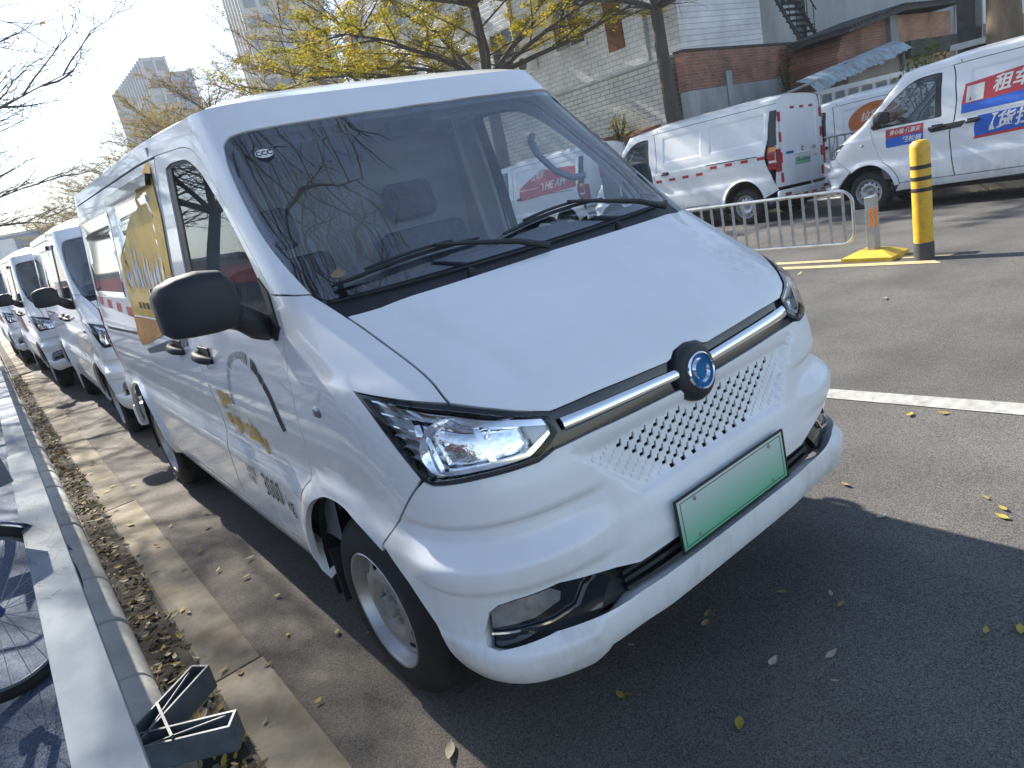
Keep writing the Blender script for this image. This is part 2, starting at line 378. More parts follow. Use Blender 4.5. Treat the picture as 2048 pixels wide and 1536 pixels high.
def sticker(name, V, F, place, m, parent, off=.002):         # flat lettering laid on the skin: place((x, y)) -> (u, z)
    Q = np.array([place(v) for v in V]); P = skin(Q); e = 1e-3
    n = np.cross(skin(Q+[e, 0])-skin(Q-[e, 0]), skin(Q+[0, e])-skin(Q-[0, e])); n /= np.linalg.norm(n, axis=1)[:, None]
    n = n*np.where(np.sum(n*(P-np.array([0, 2.2, .9])), 1) < 0, -1, 1)[:, None]
    return mesh(name, P+n*off, F, m, parent)

def make_wheel(parent, x, y, sgn, steer=0):
    # built with its axle along local x, outer face towards +x*sgn
    root = MB(); A = Matrix.Translation((x, y, WHEEL_Z)) @ Matrix.Rotation(R(steer), 4, 'Z') @ (Matrix.Rotation(math.pi/2, 4, 'Y') if sgn > 0 else Matrix.Rotation(-math.pi/2, 4, 'Y'))
    root.lathe([(0, -.12), (.13, -.12), (.13, -.075), (0, -.075)], 20, A)
    hub = root.build('wheel', 'dark_void', parent)
    t = MB(); prof = [(.188, .012), (.196, .022), (.215, .026), (.245, .024), (.268, .014), (.282, .002), (.292, -.010), (.299, -.022), (.301, -.030)]
    n = 72; V = []; F = []
    full = prof+[(.301, -.05), (.296, -.052), (.296, -.058), (.301, -.06), (.302, -.084), (.297, -.086), (.297, -.092), (.302, -.094), (.301, -.118), (.296, -.12), (.296, -.126), (.301, -.128), (.299, -.15), (.285, -.168), (.25, -.178), (.19, -.165)]
    for i in range(n):
        a = 2*math.pi*i/n
        for k, (r, h) in enumerate(full):
            rr = r
            if k in (7, 8) and i % 2: rr -= .005
            if k == 6 and i % 2: rr -= .0035
            V.append(A @ Vector((rr*math.cos(a), rr*math.sin(a), h)))
    m = len(full)
    for i in range(n):
        j = (i+1) % n
        for k in range(m-1): F.append((i*m+k, j*m+k, j*m+k+1, i*m+k+1))
    t.add(V, F); ty = t.build('tyre', 'rubber', hub, smooth=True)
    w = MB(); w.lathe([(.190, .010), (.194, .018), (.190, .022), (.184, .019), (.180, .008), (.176, -.012), (.170, -.022), (.168, -.06), (.176, -.12)], 48, A)
    w.build('rim', 'steel_rim', hub, smooth=True)
    # pressed steel disc with a ring of slots
    def disc(Q):
        r = np.hypot(Q[:, 0], Q[:, 1]); h = tab(r, [0, .030, .050, .075, .10, .125, .150, .172], [-.016, -.016, -.020, -.012, .002, -.001, -.012, -.030])
        return np.array([A @ Vector((q[0], q[1], hh)) for q, hh in zip(Q, h)])
    circ = [(.172*math.cos(2*math.pi*i/48), .172*math.sin(2*math.pi*i/48)) for i in range(48)]
    holes = []
    for k in range(12):
        a = 2*math.pi*k/12+.2; c, s = math.cos(a), math.sin(a)
        holes.append([(c*(.137+.0125*math.cos(b))-s*.018*math.sin(b), s*(.137+.0125*math.cos(b))+c*.018*math.sin(b)) for b in [2*math.pi*i/12 for i in range(12)]])
    panel('rim_disc', circ, disc, 'steel_rim', hub, holes=holes, step=.015, rim=.004, centre=tuple(A @ Vector((0, 0, -1))))
    d = MB(); d.lathe([(.176, -.045), (.0, -.045)], 24, A); d.build('rim_back', 'dark_void', hub)
    c = MB(); c.lathe([(.036, -.03), (.036, -.004), (.033, .002), (.0, .004)], 24, A); c.build('hub_cap', 'hub_grey', hub, smooth=True)
    for k in range(5):
        a = 2*math.pi*k/5; b = MB(); B = A @ Matrix.Translation((.056*math.cos(a), .056*math.sin(a), 0))
        b.lathe([(.010, -.03), (.010, -.008), (.006, -.003), (0, -.003)], 6, B); b.build('wheel_nut', 'hub_grey', hub)
    return hub

def make_headlight(s, parent):
    out = side(s, HEADL); inn = inset(out, .0075)
    g = panel('headlight', out, skin, 'black_gloss', parent, holes=[inn], step=.015, rim=.02, off=.002)
    panel('lamp_housing', inn, skin, 'reflector', g, step=.03, rim=-.044, off=-.046)
    panel('lens', inn, skin, 'lamp_glass', g, step=.02, rim=0, off=.0015)
    # bright trims following the upper edge and the lower corner
    up = side(s, [(.725, 1.034), (.700, 1.028), (.596, .992), (.52, .960), (.452, .931), (.449, .915), (.52, .944), (.60, .976), (.66, .996)])
    panel('upper_trim', up, skin, 'chrome', g, step=.015, rim=.03, off=-.012)
    lo = side(s, [(.664, .985), (.678, .862), (.664, .856), (.585, .861), (.495, .860), (.470, .876), (.447, .893), (.448, .902), (.474, .888), (.500, .871), (.585, .872), (.650, .870), (.652, .985)])
    panel('lower_trim', lo, skin, 'chrome', g, step=.012, rim=.02, off=-.014)
    panel('divider', side(s, [(.556, .965), (.566, .968), (.560, .868), (.548, .868)]), skin, 'chrome', g, step=.012, rim=.035, off=-.016)
    panel('position_lamp', side(s, [(.444, .925), (.470, .938), (.482, .930), (.482, .884), (.470, .884), (.444, .900)]), skin, 'lamp_grey', g, step=.012, rim=.02, off=-.018)
    panel('rib_plate', side(s, [(.738, 1.036), (.672, 1.010), (.666, .985), (.680, .864), (.690, .868), (.710, .945)]), skin, 'lamp_grey', g, step=.015, rim=.0, off=-.022)
    for k in range(6):                                         # ribs of the outer corner
        z = .895+.026*k; a0 = .690+.052*(z-.87)/.16; ri = side(s, [(a0+.006, z+.016), (a0+.008, z+.013), (.664, z-.003), (.662, z)])
        panel('rib', ri, skin, 'chrome', g, step=.02, rim=.01, off=-.012)
    for (a, z, rr) in ((.610, .922, .066), (.518, .904, .052)):  # reflector bowls
        P = skin(np.array([[s*a, z]]))[0]; n = Vector((s*.35, -.93, .1)); c = Vector(P)-n*.030
        b = MB(); b.lathe([(rr*math.sqrt(t), -.055+.050*t) for t in (0.02, .1, .25, .45, .7, 1.)], 28, frame(c, n)); rf = b.build('reflector', 'reflector', g, smooth=True)
        b = MB(); b.lathe([(0, -.018), (.007, -.020), (.009, -.03), (.009, -.05)], 16, frame(c, n)); b.build('bulb_shield', 'chrome', rf, smooth=True)
    return g

def make_van(name, loc, rz, label, hero=True):
    van = empty(name, (0, 0, 0)); tag(van, label, 'van')
    PW = 'paint_white'
    # ---- bonnet
    half = [(0, 1.219), (.244, 1.217), (.5, 1.216)]+HOODGAP+HL_TOP[1:]+BAR_UP+[(.072, .927), (.05, .941), (0, .948)]
    full = [(-a, z) for a, z in half]+[(a, z) for a, z in half[::-1]][1:-1]
    panel('bonnet', full, skin, PW, van, step=.03, rim=.014, gap=.002)
    # ---- black band with bright strip and emblem
    band = [(.43, .940)]+BAR_UP+[(0, .95)]; lob = [(.455, .856)]+BAR_LO+[(0, .79)]
    poly = [(-a, z-.0) for a, z in band]+[(a, z) for a, z in band[::-1]][1:]+[(a, z-.004) for a, z in lob]+[(-a, z-.004) for a, z in lob[::-1]][1:]
    gb = panel('grille_band', poly, skin, 'black_gloss', van, step=.02, rim=0, off=-.012)
    for s in (-1, 1):
        V = []; F = []; nu = 34                                # convex bright strip
        for i in range(nu):
            t = i/(nu-1); a = .055+(.426-.055)*t; z0 = .873+.013*t; z1 = .899+.019*t
            for k in range(7):
                f = k/6; Q = np.array([[s*a, z0+(z1-z0)*f]]); P = skin(Q)[0]; o_ = .002+.006*math.sqrt(max(0, 1-(2*f-1)**2)); V.append((P[0], P[1]-o_, P[2]))
        for i in range(nu-1):
            for k in range(6): F.append((7*i+k, 7*i+k+1, 7*i+8+k, 7*i+7+k))
        b = MB(); b.add(V, F); o_ = mesh('chrome_strip', b.V, b.F, 'chrome', gb, smooth=True)
    P0 = Vector(skin(np.array([[0., .872]]))[0]); nf = Vector((0, -.985, .17)); MC = frame(P0+nf*.0, nf)
    h = MB(); h.lathe([(.080, -.03), (.080, -.004), (.076, .004), (.066, .012), (.056, .016), (0, .016)], 40, MC); em = h.build('emblem', 'black_plastic', gb, smooth=True)
    h = MB(); h.lathe([(0, .0185), (.046, .0185), (.046, .016)], 40, MC); h.build('emblem_disc', 'emblem_blue', em)
    h = MB(); h.lathe([(.045, .016), (.045, .0225), (.0475, .025), (.051, .023), (.052, .016)], 48, MC); h.build('emblem_ring', 'chrome', em, smooth=True)
    for k in range(2):                                         # two bright swirling blades
        pts_o = []; pts_i = []
        for i in range(19):
            t = i/18; a = R(-25+t*190); ro = .0415-.012*t; wdt = .0125*math.sin(math.pi*(.05+.95*t))**.8
            pts_o.append((ro*math.cos(a)*.92, ro*math.sin(a))); pts_i.append(((ro-wdt)*math.cos(a)*.92, (ro-wdt)*math.sin(a)))
        MM = MC @ Matrix.Rotation(math.pi*k, 4, 'Z') @ Matrix.Rotation(R(-30), 4, 'Z'); b = MB(); V = []; F = []
        for (xo, yo), (xi, yi) in zip(pts_o, pts_i):
            xm, ym = (xo+xi)/2, (yo+yi)/2; V += [MM @ Vector((xo, yo, .0185)), MM @ Vector((xm, ym, .0255)), MM @ Vector((xi, yi, .0185))]
        for i in range(18): F += [(3*i, 3*i+3, 3*i+4, 3*i+1), (3*i+1, 3*i+4, 3*i+5, 3*i+2)]
        b.add(V, F); b.build('emblem_blade', 'chrome', em)
    # ---- bumper with perforations
    holes = []; emboss = []
    for i in range(-5, 22):
        for k in range(8):
            x = -.317+.0455*i+.0213*k; z = .797-.0166*k
            if z > .79 and abs(x) < .075: continue
            if abs(x) < .08 and z > .785: continue
            lim = .322-(.797-z)*1.30
            sh = [(x+dx, z+dz) for dx, dz in ((-.0112, -.0082), (.0060, -.0082), (.0106, .0092), (.0042, .0092), (.0010, .0008), (-.0095, .0008))]
            cv = [(math.copysign(ux(abs(xx), zz), xx), zz) for xx, zz in sh]
            if abs(x) <= lim: holes.append(cv)
            elif abs(x) <= lim+.125: emboss.append(cv)
    fog = [(-a, z) for a, z in FOG_UP]+[(a, z) for a, z in FOG_UP[::-1]]+[(a, z) for a, z in FOG_LO[::-1]]+[(-a, z) for a, z in FOG_LO]
    bh = BUMP_TOP+BUMP_ARCH+BUMP_BOT
    bp = [(-a, z) for a, z in bh[::-1]]+[(-.07, .835), (-.06, .815), (0, .793), (.06, .815), (.07, .835)]+bh
    bumper = panel('front_bumper', bp, skin, 'paint_bumper', van, holes=holes+[fog], step=.017, rim=.045, hrim=[.005]*len(holes)+[.045], gap=.0015)
    for cv in emboss:
        Q = np.array(cv); P = skin(Q); e = 1e-3; n = np.cross(skin(Q+[e, 0])-skin(Q-[e, 0]), skin(Q+[0, e])-skin(Q-[0, e])); n /= np.linalg.norm(n, axis=1)[:, None]; n = n*np.where(n[:, 1] > 0, -1, 1)[:, None]
        mesh('pressed_mark', list(P+n*.003)+list(P-n*.003), [(0, 1, 2, 3, 4, 5)]+[(i, (i+1) % 6, 6+(i+1) % 6, 6+i) for i in range(6)], 'paint_bumper', bumper)
    panel('grille_backing', [(ux(.44, .82)*s_, z_) for s_, z_ in ((-1, .82), (1, .82), (.75, .655), (-.75, .655))], skin, 'dark_void', bumper, step=.05, rim=0, off=-.022)
    low = inset(fog, -.012); panel('lower_grille', low, skin, 'black_plastic', bumper, step=.03, rim=0, off=-.045)
    for z in (.455, .478, .497):
        panel('grille_slat', [(-.40, z-.005), (.40, z-.005), (.40, z+.005), (-.40, z+.005)], skin, 'black_plastic', bumper, step=.03, rim=.02, off=-.014)
    for s in (-1, 1):
        fr = side(s, [(.664, .446), (.664, .520), (.640, .541), (.60, .549), (.525, .555), (.455, .535), (.425, .50), (.46, .452), (.552, .459), (.655, .444)])
        fl = panel('fog_lamp', fr, skin, 'black_gloss', bumper, step=.02, rim=.02, off=-.022)
        panel('fog_lens', side(s, [(.660, .480), (.652, .524), (.630, .541), (.60, .547), (.54, .552), (.525, .535), (.53, .515), (.58, .492)]), skin, 'fog_grey', fl, step=.015, rim=.008, off=-.010)
        panel('fog_trim', side(s, [(.667, .461), (.55, .468), (.50, .482), (.475, .520), (.455, .532), (.458, .535), (.480, .523), (.504, .486), (.55, .473), (.667, .466)]), skin, 'chrome', fl, step=.015, rim=.006, off=-.012)
        P = skin(np.array([[s*.565, .528]]))[0]; b = MB(); b.lathe([(0, -.012), (.012, -.008), (.020, 0), (.023, .004)], 16, frame(Vector(P)+Vector((0, .022, 0)), (s*.25, -1, .1))); b.build('fog_reflector', 'reflector', fl, smooth=True)
    # ---- number plate
    PP = Vector(skin(np.array([[0., .540]]))[0]); MP = frame(PP+Vector((0, -.012, 0)), (0, -1, .04), (1, 0, 0))
    b = MB(); b.box(-.24, .24, -.07, .07, 0, .004, MP, bev=.0018); pl = b.build('number_plate', 'plate_green', bumper)
    b = MB(); b.box(-.245, .245, -.075, -.0705, -.001, .006, MP); b.box(-.245, .245, .0705, .075, -.001, .006, MP); b.box(-.245, -.2405, -.0705, .0705, -.001, .006, MP); b.box(.2405, .245, -.0705, .0705, -.001, .006, MP); b.build('plate_frame', 'black_plastic', pl)
    for x in (-.17, .17):
        for y_ in (-.052, .052): b = MB(); b.lathe([(.006, .004), (.006, .0065), (0, .007)], 10, MP @ Matrix.Translation((x, y_, 0))); b.build('plate_bolt', 'steel_rim', pl)
    b = MB(); b.box(-.228, .228, -.062, -.060, .004, .0048, MP); b.box(-.228, .228, .060, .062, .004, .0048, MP); b.box(-.228, -.226, -.060, .060, .004, .0048, MP); b.box(.226, .228, -.060, .060, .004, .0048, MP); b.build('plate_border', 'base_green', pl)
    # ---- flanks
    for s in (-1, 1):
        make_headlight(s, van)
        fa = DOORLOW[::-1]; fl_y = yz(arc(.775, .30, .455, 60, 8)); ar = yz(arc(.775, .30, .388, 8, 128))
        fen = HOODGAP[::-1]+[(.752, 1.25), (.775, 1.281), (.84, 1.289)]+DOORLOW+yz([(.90, .95), (.945, .80), (.99, .70)])+fl_y+ar+[(.905, .633), (.808, .728), (.716, .828), (.688, .858), (.718, .945), (.760, 1.057), (.704, 1.042)]
        panel('front_wing', side(s, fen), skin, PW, van, step=.028, rim=.02, gap=.002)
        b = MB(); P = Vector(skin(np.array([[s*.99, .977]]))[0]); b.lathe([(.0, .010), (.012, .008), (.017, .002), (.017, -.01)], 18, frame(P, (s, 0, 0)) @ Matrix.Diagonal((1, 1.5, 1, 1))); b.build('side_indicator', 'lamp_grey', van, smooth=True)
        # windscreen surround, roof rail and header
        fr = [(.775, 1.283), (.84, 1.292), (.901, 1.295)]+DOORGAP[1:]+yz([(2.4, 1.784), (3.06, 1.786), (REAR_Y-.02, 1.788), (REAR_Y-.02, 1.845)])+[(1.6, 1.845), (1, 1.845), (.7, 1.845), (.3, 1.845), (0, 1.845)]+WS_TOP+WS_SIDE[1:-1]
        panel('roof_pillar', side(s, fr), skin, PW, van, step=.03, rim=.02, gap=.0)
        door = [(a, z) for a, z in DOORLOW[::-1]]+DOORGAP[1:-1]+yz(DOOR_REAR)+yz([(1.24, .385)])+yz(arc(.775, .30, .458, 10, 60))+yz([(.99, .70), (.945, .80), (.90, .95)])
        dr = panel('front_door', side(s, door), skin, PW, van, holes=[side(s, WINDOW)], step=.03, rim=.025, gap=.0025)
        wi = inset(side(s, WINDOW), .014)
        panel('window_seal', side(s, WINDOW), skin, 'black_plastic', dr, holes=[wi], step=.03, rim=.0, off=-.005)
        panel('window_glass', wi, skin, 'side_glass', dr, step=.05, rim=0, off=-.007)
        panel('window_bar', side(s, yz([(1.70, 1.17), (1.765, 1.172), (1.765, 1.725), (1.70, 1.73)])), skin, 'black_plastic', dr, step=.06, rim=.0, off=-.003)
        panel('door_trim', side(s, yz([(1.0, .45), (1.92, .45), (1.92, 1.16), (.95, 1.16)])), skin, 'interior_grey', dr, step=.1, rim=0, off=-.07)
        sl = yz([(1.945, .385), (1.945, 1.10), (1.965, 1.34), (1.945, 1.59), (1.91, 1.776), (2.4, 1.778), (3.06, 1.780), (3.06, .70), (3.06, .385)])
        sd_ = panel('sliding_door', side(s, sl), skin, PW, van, step=.024, rim=.02, gap=.0025)
        qp = yz([(3.065, .36), (3.065, 1.780), (REAR_Y-.015, 1.782), (REAR_Y-.015, .46), (4.20, .36)])+yz(arc(3.80, .30, .388, 9, 171))
        qd = panel('rear_quarter', side(s, qp), skin, PW, van, step=.026, rim=.02, gap=.002)
        panel('door_track', side(s, yz([(3.08, 1.055), (4.10, 1.035), (4.10, 1.05), (3.08, 1.07)])), skin, 'black_plastic', qd, step=.08, rim=0, off=.002)
        for own_, ya, yb in ((sd_, 2.13, 2.97), (qd, 3.17, 4.24)):   # glazed cargo windows under reflective film
            w_ = yz([(ya+.03, 1.25), (yb-.03, 1.25), (yb, 1.28), (yb, 1.66), (yb-.03, 1.69), (ya+.03, 1.69), (ya, 1.66), (ya, 1.28)]); panel('flank_window', side(s, w_), skin, 'film_glass', own_, step=.08, rim=.003, off=.002)
        vz = yz([(1.99, 1.735), (3.03, 1.735), (3.03, 1.70), (2.02, 1.70)]); panel('rain_visor', side(s, vz), skin, 'black_gloss', sd_, step=.06, rim=.03, off=.026)
        panel('rocker', side(s, yz([(1.235, .378), (3.40, .378), (3.40, .30), (1.16, .275)])), skin, PW, van, step=.05, rim=.05, gap=.001)
        # dark strips added behind the shut lines to hide the interior and keep gaps dark
        for q in (yz([(1.94, .39), (1.94, 1.10), (1.96, 1.34), (1.94, 1.59), (1.905, 1.775)]), yz([(3.062, .39), (3.062, 1.1), (3.062, 1.775)]), yz([(1.9, 1.782), (2.4, 1.782), (3.06, 1.784), (4.43, 1.785)]), DOORLOW[::-1]+DOORGAP[1:], yz([(.90, .95), (.945, .80), (.99, .70)])+fl_y, HOODGAP, [(.905, .633), (.808, .728), (.716, .828), (.688, .858)]):
            L_ = resample(q, .05, False); L0 = L_+[-.012, .004]; L1 = L_+[.012, -.004]; pg = [tuple(v) for v in L0]+[tuple(v) for v in L1[::-1]]
            panel('gap_backing', side(s, pg), skin, 'dark_void', van, step=.05, rim=0, off=-.014)
        for k, y in enumerate((1.735, 2.165)):                # handles
            z = 1.048; P = Vector(skin(np.array([[s*uy(y, z), z]]))[0]); own = dr if k == 0 else sd_
            b = MB(); b.box(-.004, .004, -.07, .07, -.030, .030, Matrix.Translation(P+Vector((s*.002, 0, .008))), bev=.003); hd = b.build('door_handle', 'black_plastic', own)
            pts = [(P.x+s*d, y+yy, P.z+zz) for yy, zz, d in ((-.085, -.012, .004), (-.06, -.004, .022), (-.02, .0, .030), (.03, .004, .030), (.065, .008, .022), (.085, .010, .004))]
            b = MB(); b.tube(pts, [.012, .016, .018, .018, .016, .011], 10); b.build('grip', 'black_plastic', hd, smooth=True)
            b = MB(); b.lathe([(.011, -.004), (.011, .003), (0, .003)], 14, frame(P+Vector((s*.001, .02, -.042)), (s, 0, 0))); b.build('key_cylinder', 'chrome', hd, smooth=True)
        # mirror
        mr = MB(); sec = []
        for (x, y, zc, hh, dd) in ((.868, .865, 1.315, .048, .028), (.895, .870, 1.318, .078, .055), (.945, .885, 1.322, .084, .068), (1.00, .900, 1.322, .080, .068), (1.04, .912, 1.318, .070, .055), (1.058, .918, 1.315, .050, .03)):
            ring = []
            for i in range(20):
                an = 2*math.pi*i/20; c, sn = math.cos(an), math.sin(an); e = .55
                ring.append((s*x, y+math.copysign(abs(c)**e, c)*dd, zc+math.copysign(abs(sn)**e, sn)*hh))
            sec.append(ring)
        FOLD = Matrix.Translation((.83, .93, 0)) @ Matrix.Rotation(R(74), 4, 'Z') @ Matrix.Translation((-.83, -.93, 0)) if s > 0 else Matrix.Identity(4)
        V = [tuple(FOLD @ Vector(v)) for r_ in sec for v in r_]; F = []
        for i in range(len(sec)-1):
            for k in range(20): F.append((i*20+k, i*20+(k+1) % 20, (i+1)*20+(k+1) % 20, (i+1)*20+k))
        F += [tuple(range(20)), tuple(range(len(V)-20, len(V)))]
        mr.add(V, F); mo = mr.build('wing_mirror', 'black_plastic', van, smooth=True)
        b = MB(); b.tube([(s*.79, .95, 1.205), (s*.82, .92, 1.22), (s*.85, .895, 1.245), (s*.885, .885, 1.275), (s*.91, .885, 1.29)][:5 if s < 0 else 3], [.040, .040, .038, .036, .03][:5 if s < 0 else 3], 12); b.build('mirror_arm', 'black_plastic', mo, smooth=True)
        panel('mirror_base', side(s, [(.905, 1.30), (.925, 1.34), (.955, 1.24), (1.03, 1.178), (1.0, 1.165), (.945, 1.20)]), skin, 'black_plastic', mo, step=.02, rim=.012, off=.006)
        b = MB(); b.box(s*.905 if s > 0 else -1.045, 1.045 if s > 0 else s*.905, .966, .972, 1.255, 1.385, FOLD); b.build('mirror_glass', 'chrome', mo)
        # mud flap
        b = MB(); b.box(min(s*.60, s*.768), max(s*.60, s*.768), 1.118, 1.126, .19, .40); b.build('mud_flap', 'black_plastic', van)
        for wy in WHEEL_Y:
            make_wheel(van, s*.752, wy, s)
            V = []; F = []                                  # wheel-house liner
            for i in range(17):
                a = R(-14+208*i/16); V += [(s*.772, wy+.402*math.cos(a), .30+.402*math.sin(a)), (s*.48, wy+.402*math.cos(a), .30+.402*math.sin(a))]
            F = [(2*i, 2*i+1, 2*i+3, 2*i+2) for i in range(16)]; b = MB(); b.add(V, F); b.add([(s*.48, wy+.42*math.cos(R(t*20)), .30+.42*math.sin(R(t*20))) for t in range(10)], [tuple(range(10))]); b.build('wheel_housing', 'dark_void', van)
    # ---- windscreen, cowl, wipers
    ws = [(-a, z) for a, z in WS_TOP+WS_SIDE[1:]]+[(-.748, 1.262), (-.4, 1.258), (0, 1.256), (.4, 1.258), (.748, 1.262)]+[(a, z) for a, z in (WS_TOP+WS_SIDE[1:])[::-1]][:-1]
    win = inset(ws, .022)
    wsc = panel('windscreen', ws, skin, 'windscreen', van, step=.06, rim=0, off=-.004)
    panel('screen_border', ws, skin, 'black_gloss', wsc, holes=[win], step=.04, rim=0, off=-.0075)
    cw = [(-.752, 1.268), (-.4, 1.264), (0, 1.262), (.4, 1.264), (.752, 1.268), (.760, 1.245), (.735, 1.205), (.4, 1.205), (0, 1.205), (-.4, 1.205), (-.735, 1.205), (-.760, 1.245)]
    cwl = panel('cowl', cw, skin, 'black_plastic', van, step=.03, rim=0, off=-.016)
    panel('cowl_lip', [(-.745, 1.262), (-.4, 1.256), (0, 1.254), (.4, 1.256), (.745, 1.262), (.745, 1.257), (.4, 1.250), (0, 1.248), (-.4, 1.250), (-.745, 1.257)], skin, 'black_plastic', cwl, step=.03, rim=.012, off=-.008)
    for x in (-.31, .30):
        b = MB(); P = Vector(skin(np.array([[math.copysign(ux(abs(x), 1.228), x), 1.228]]))[0]); b.lathe([(.012, -.02), (.012, .004), (.008, .012), (0, .013)], 12, frame(P, (0, -.3, 1))); b.build('washer_nozzle', 'black_plastic', cwl, smooth=True)
    def on_glass(x, z, o): 
        Q = np.array([[math.copysign(ux(abs(x), z), x), z]]); return Vector(skin(Q)[0])+Vector((0, -.75, .66))*o
    for (b0, b1, piv, mid) in (((-.675, 1.284), (-.20, 1.304), (-.02, 1.228), (-.36, 1.306)), ((-.115, 1.296), (.345, 1.318), (.57, 1.236), (.18, 1.325))):
        pts = [on_glass(b0[0]+(b1[0]-b0[0])*t, b0[1]+(b1[1]-b0[1])*t+.010*math.sin(math.pi*t), .010) for t in np.linspace(0, 1, 11)]
        b = MB(); b.tube(pts, [.004]+[.006]*9+[.004], 6); wp = b.build('wiper', 'black_plastic', van)
        b = MB(); pts = [on_glass(b0[0]+(b1[0]-b0[0])*t, b0[1]+(b1[1]-b0[1])*t+.010*math.sin(math.pi*t)+.004, .024-.03*abs(t-.5)**2) for t in np.linspace(.2, .8, 7)]; b.tube(pts, .005, 6); b.build('blade_holder', 'black_plastic', wp)
        b = MB(); q0 = on_glass(*piv, .012); q1 = on_glass(*mid, .030); b.tube([q0, q0.lerp(q1, .3)+Vector((0, -.008, .012)), q0.lerp(q1, .75)+Vector((0, -.004, .006)), q1], [.011, .009, .006, .005], 8); b.build('wiper_arm', 'black_plastic', wp, smooth=True)
    # ---- roof
    zr = 1.845; OUT = [tuple(skin0(np.array([[a, zr]]))[0][0, :2]) for a in list(np.linspace(0, .999, 60))]+[tuple(skin0(np.array([[1+t, zr]]))[0][0, :2]) for t in np.linspace(.02, REAR_Y-1.50, 50)]
    W0 = float(tab(zr, ZW, WW)); YF0 = float(tab(zr, ZF, YF)); YC0 = float(tab(zr, ZC, YC))
    def roof(Q):
        x, y = Q[:, 0], Q[:, 1]; w = W0-.05*np.clip((y-(REAR_Y-.25))/.25, 0, 1)**3
        a = np.minimum(np.abs(x)/w, 1); b = np.clip((YC0-y)/(YC0-YF0), 0, 1); rho = np.minimum((a**5.2+b**5.2)**(1/5.2), 1.); g = 1-rho**16; c = np.clip((y-(REAR_Y-.3))/.28, 0, 1)
        z = zr+.014*np.maximum(y-.7, 0)+.03*sst(1.3, 2.3, y)
        z = z+g*(.034*(1-a**8)*(1-b**2.2)*(1-.5*c**3)+.060*(1-np.exp(-np.maximum(y-YF0, 0)/.5))*(1-a**3)*(1-.4*c**2))
        ribs = sum(np.exp(-((x-xc)/.05)**4) for xc in (-.42, -.14, .14, .42)); z = z+.009*ribs*sst(1.75, 1.95, y)*(1-sst(REAR_Y-.35, REAR_Y-.2, y))
        return np.stack([x, y, z], 1)
    pol = [(-x, y) for x, y in OUT[::-1]]+OUT[1:]
    rf = panel('roof', pol, roof, PW, van, step=.035, rim=0, centre=(0, 2.5, -50))
    panel('head_lining', [(-.62, 1.35), (.62, 1.35), (.62, 1.95), (-.62, 1.95)], roof, 'interior_light', rf, step=.1, rim=0, off=-.06, centre=(0, 2.5, -50))
    # ---- rear end
    zs = np.linspace(.50, 1.78, 22); prof = [skin0(np.array([[uy(REAR_Y-.016, z), z]]))[0][0] for z in zs]; tx = np.linspace(.60, -.60, 9); top = roof(np.stack([tx, np.full(9, REAR_Y-.03)], 1))
    pol = [(q[0]-.004, q[2]) for q in prof]+[(x, z-.004) for x, _, z in top]+[(-q[0]+.004, q[2]) for q in prof[::-1]]
    def rear(Q):
        x, z = Q[:, 0], Q[:, 1]; y = REAR_Y-.012-.03*(np.abs(x)/.72)**6-.02*sst(1.5, 1.95, z)
        d = np.minimum(.50-np.abs(x), np.minimum(z-1.14, 1.72-z)); y = y-.012*sst(0, .03, d); return np.stack([x, y, z], 1)
    tg_ = panel('tailgate', pol, rear, PW, van, step=.05, rim=.02)
    b = MB(); b.box(-.22, .22, REAR_Y-.015, REAR_Y+.012, 1.03, 1.055, bev=.006); b.build('gate_handle', PW, tg_)
    b = MB(); b.lathe([(.045, 0), (.045, .008), (.035, .008), (.035, .002), (.012, .002), (0, .008)], 20, frame((0, REAR_Y-.012, 1.105), (0, 1, 0))); b.build('gate_badge', 'chrome', tg_)
    b = MB(); b.box(-.24, .24, REAR_Y-.016, REAR_Y-.004, .86, 1.0, bev=.003); rp = b.build('rear_plate', 'plate_green', tg_)
    b = MB(); b.box(-.80, .80, REAR_Y-.04, REAR_Y+.05, .33, .50, bev=.03); rb_ = b.build('rear_bumper', 'paint_bumper', van, smooth=True)
    for s in (-1, 1):
        lp = panel('tail_lamp', side(s, yz([(4.285, .80), (REAR_Y-.02, .80), (REAR_Y-.02, 1.16), (4.31, 1.16), (4.30, .92)])), skin, 'lamp_red', van, step=.05, rim=.01, off=.004)
        panel('amber_lens', side(s, yz([(4.32, 1.075), (REAR_Y-.03, 1.075), (REAR_Y-.03, 1.15), (4.32, 1.15)])), skin, 'orange_lens', lp, step=.05, rim=.004, off=.007); panel('clear_lens', side(s, yz([(4.31, .905), (REAR_Y-.03, .905), (REAR_Y-.03, .94), (4.31, .94)])), skin, 'sticker_white', lp, step=.05, rim=.004, off=.007)
        b = MB(); b.box(min(s*.62, s*.745), max(s*.62, s*.745), REAR_Y-.07, REAR_Y-.008, .80, 1.16, bev=.01); b.build('lamp_return', 'lamp_red', lp)
        panel('quarter_trim', side(s, yz([(4.30, 1.17), (REAR_Y-.02, 1.17), (REAR_Y-.02, 1.70), (4.33, 1.70)])), skin, 'black_gloss', van, step=.05, rim=.006, off=.003)
        b = MB(); b.box(min(s*.52, s*.70), max(s*.52, s*.70), REAR_Y+.046, REAR_Y+.056, .40, .45, bev=.003); b.build('bumper_reflector', 'lamp_red', rb_)
    # ---- cabin
    b = MB(); b.box(-.70, .70, .85, 1.95, .36, .40); b.box(-.72, .72, .95, 4.3, .30, .345); b.build('floor', 'interior_grey', van)
    b = MB(); b.box(-.60, .60, .30, 1.05, .28, .75); b.build('engine_bay', 'dark_void', van)
    b = MB(); b.box(-.70, .70, 1.99, 2.01, .36, 1.86); b.build('partition', 'interior_light', van)
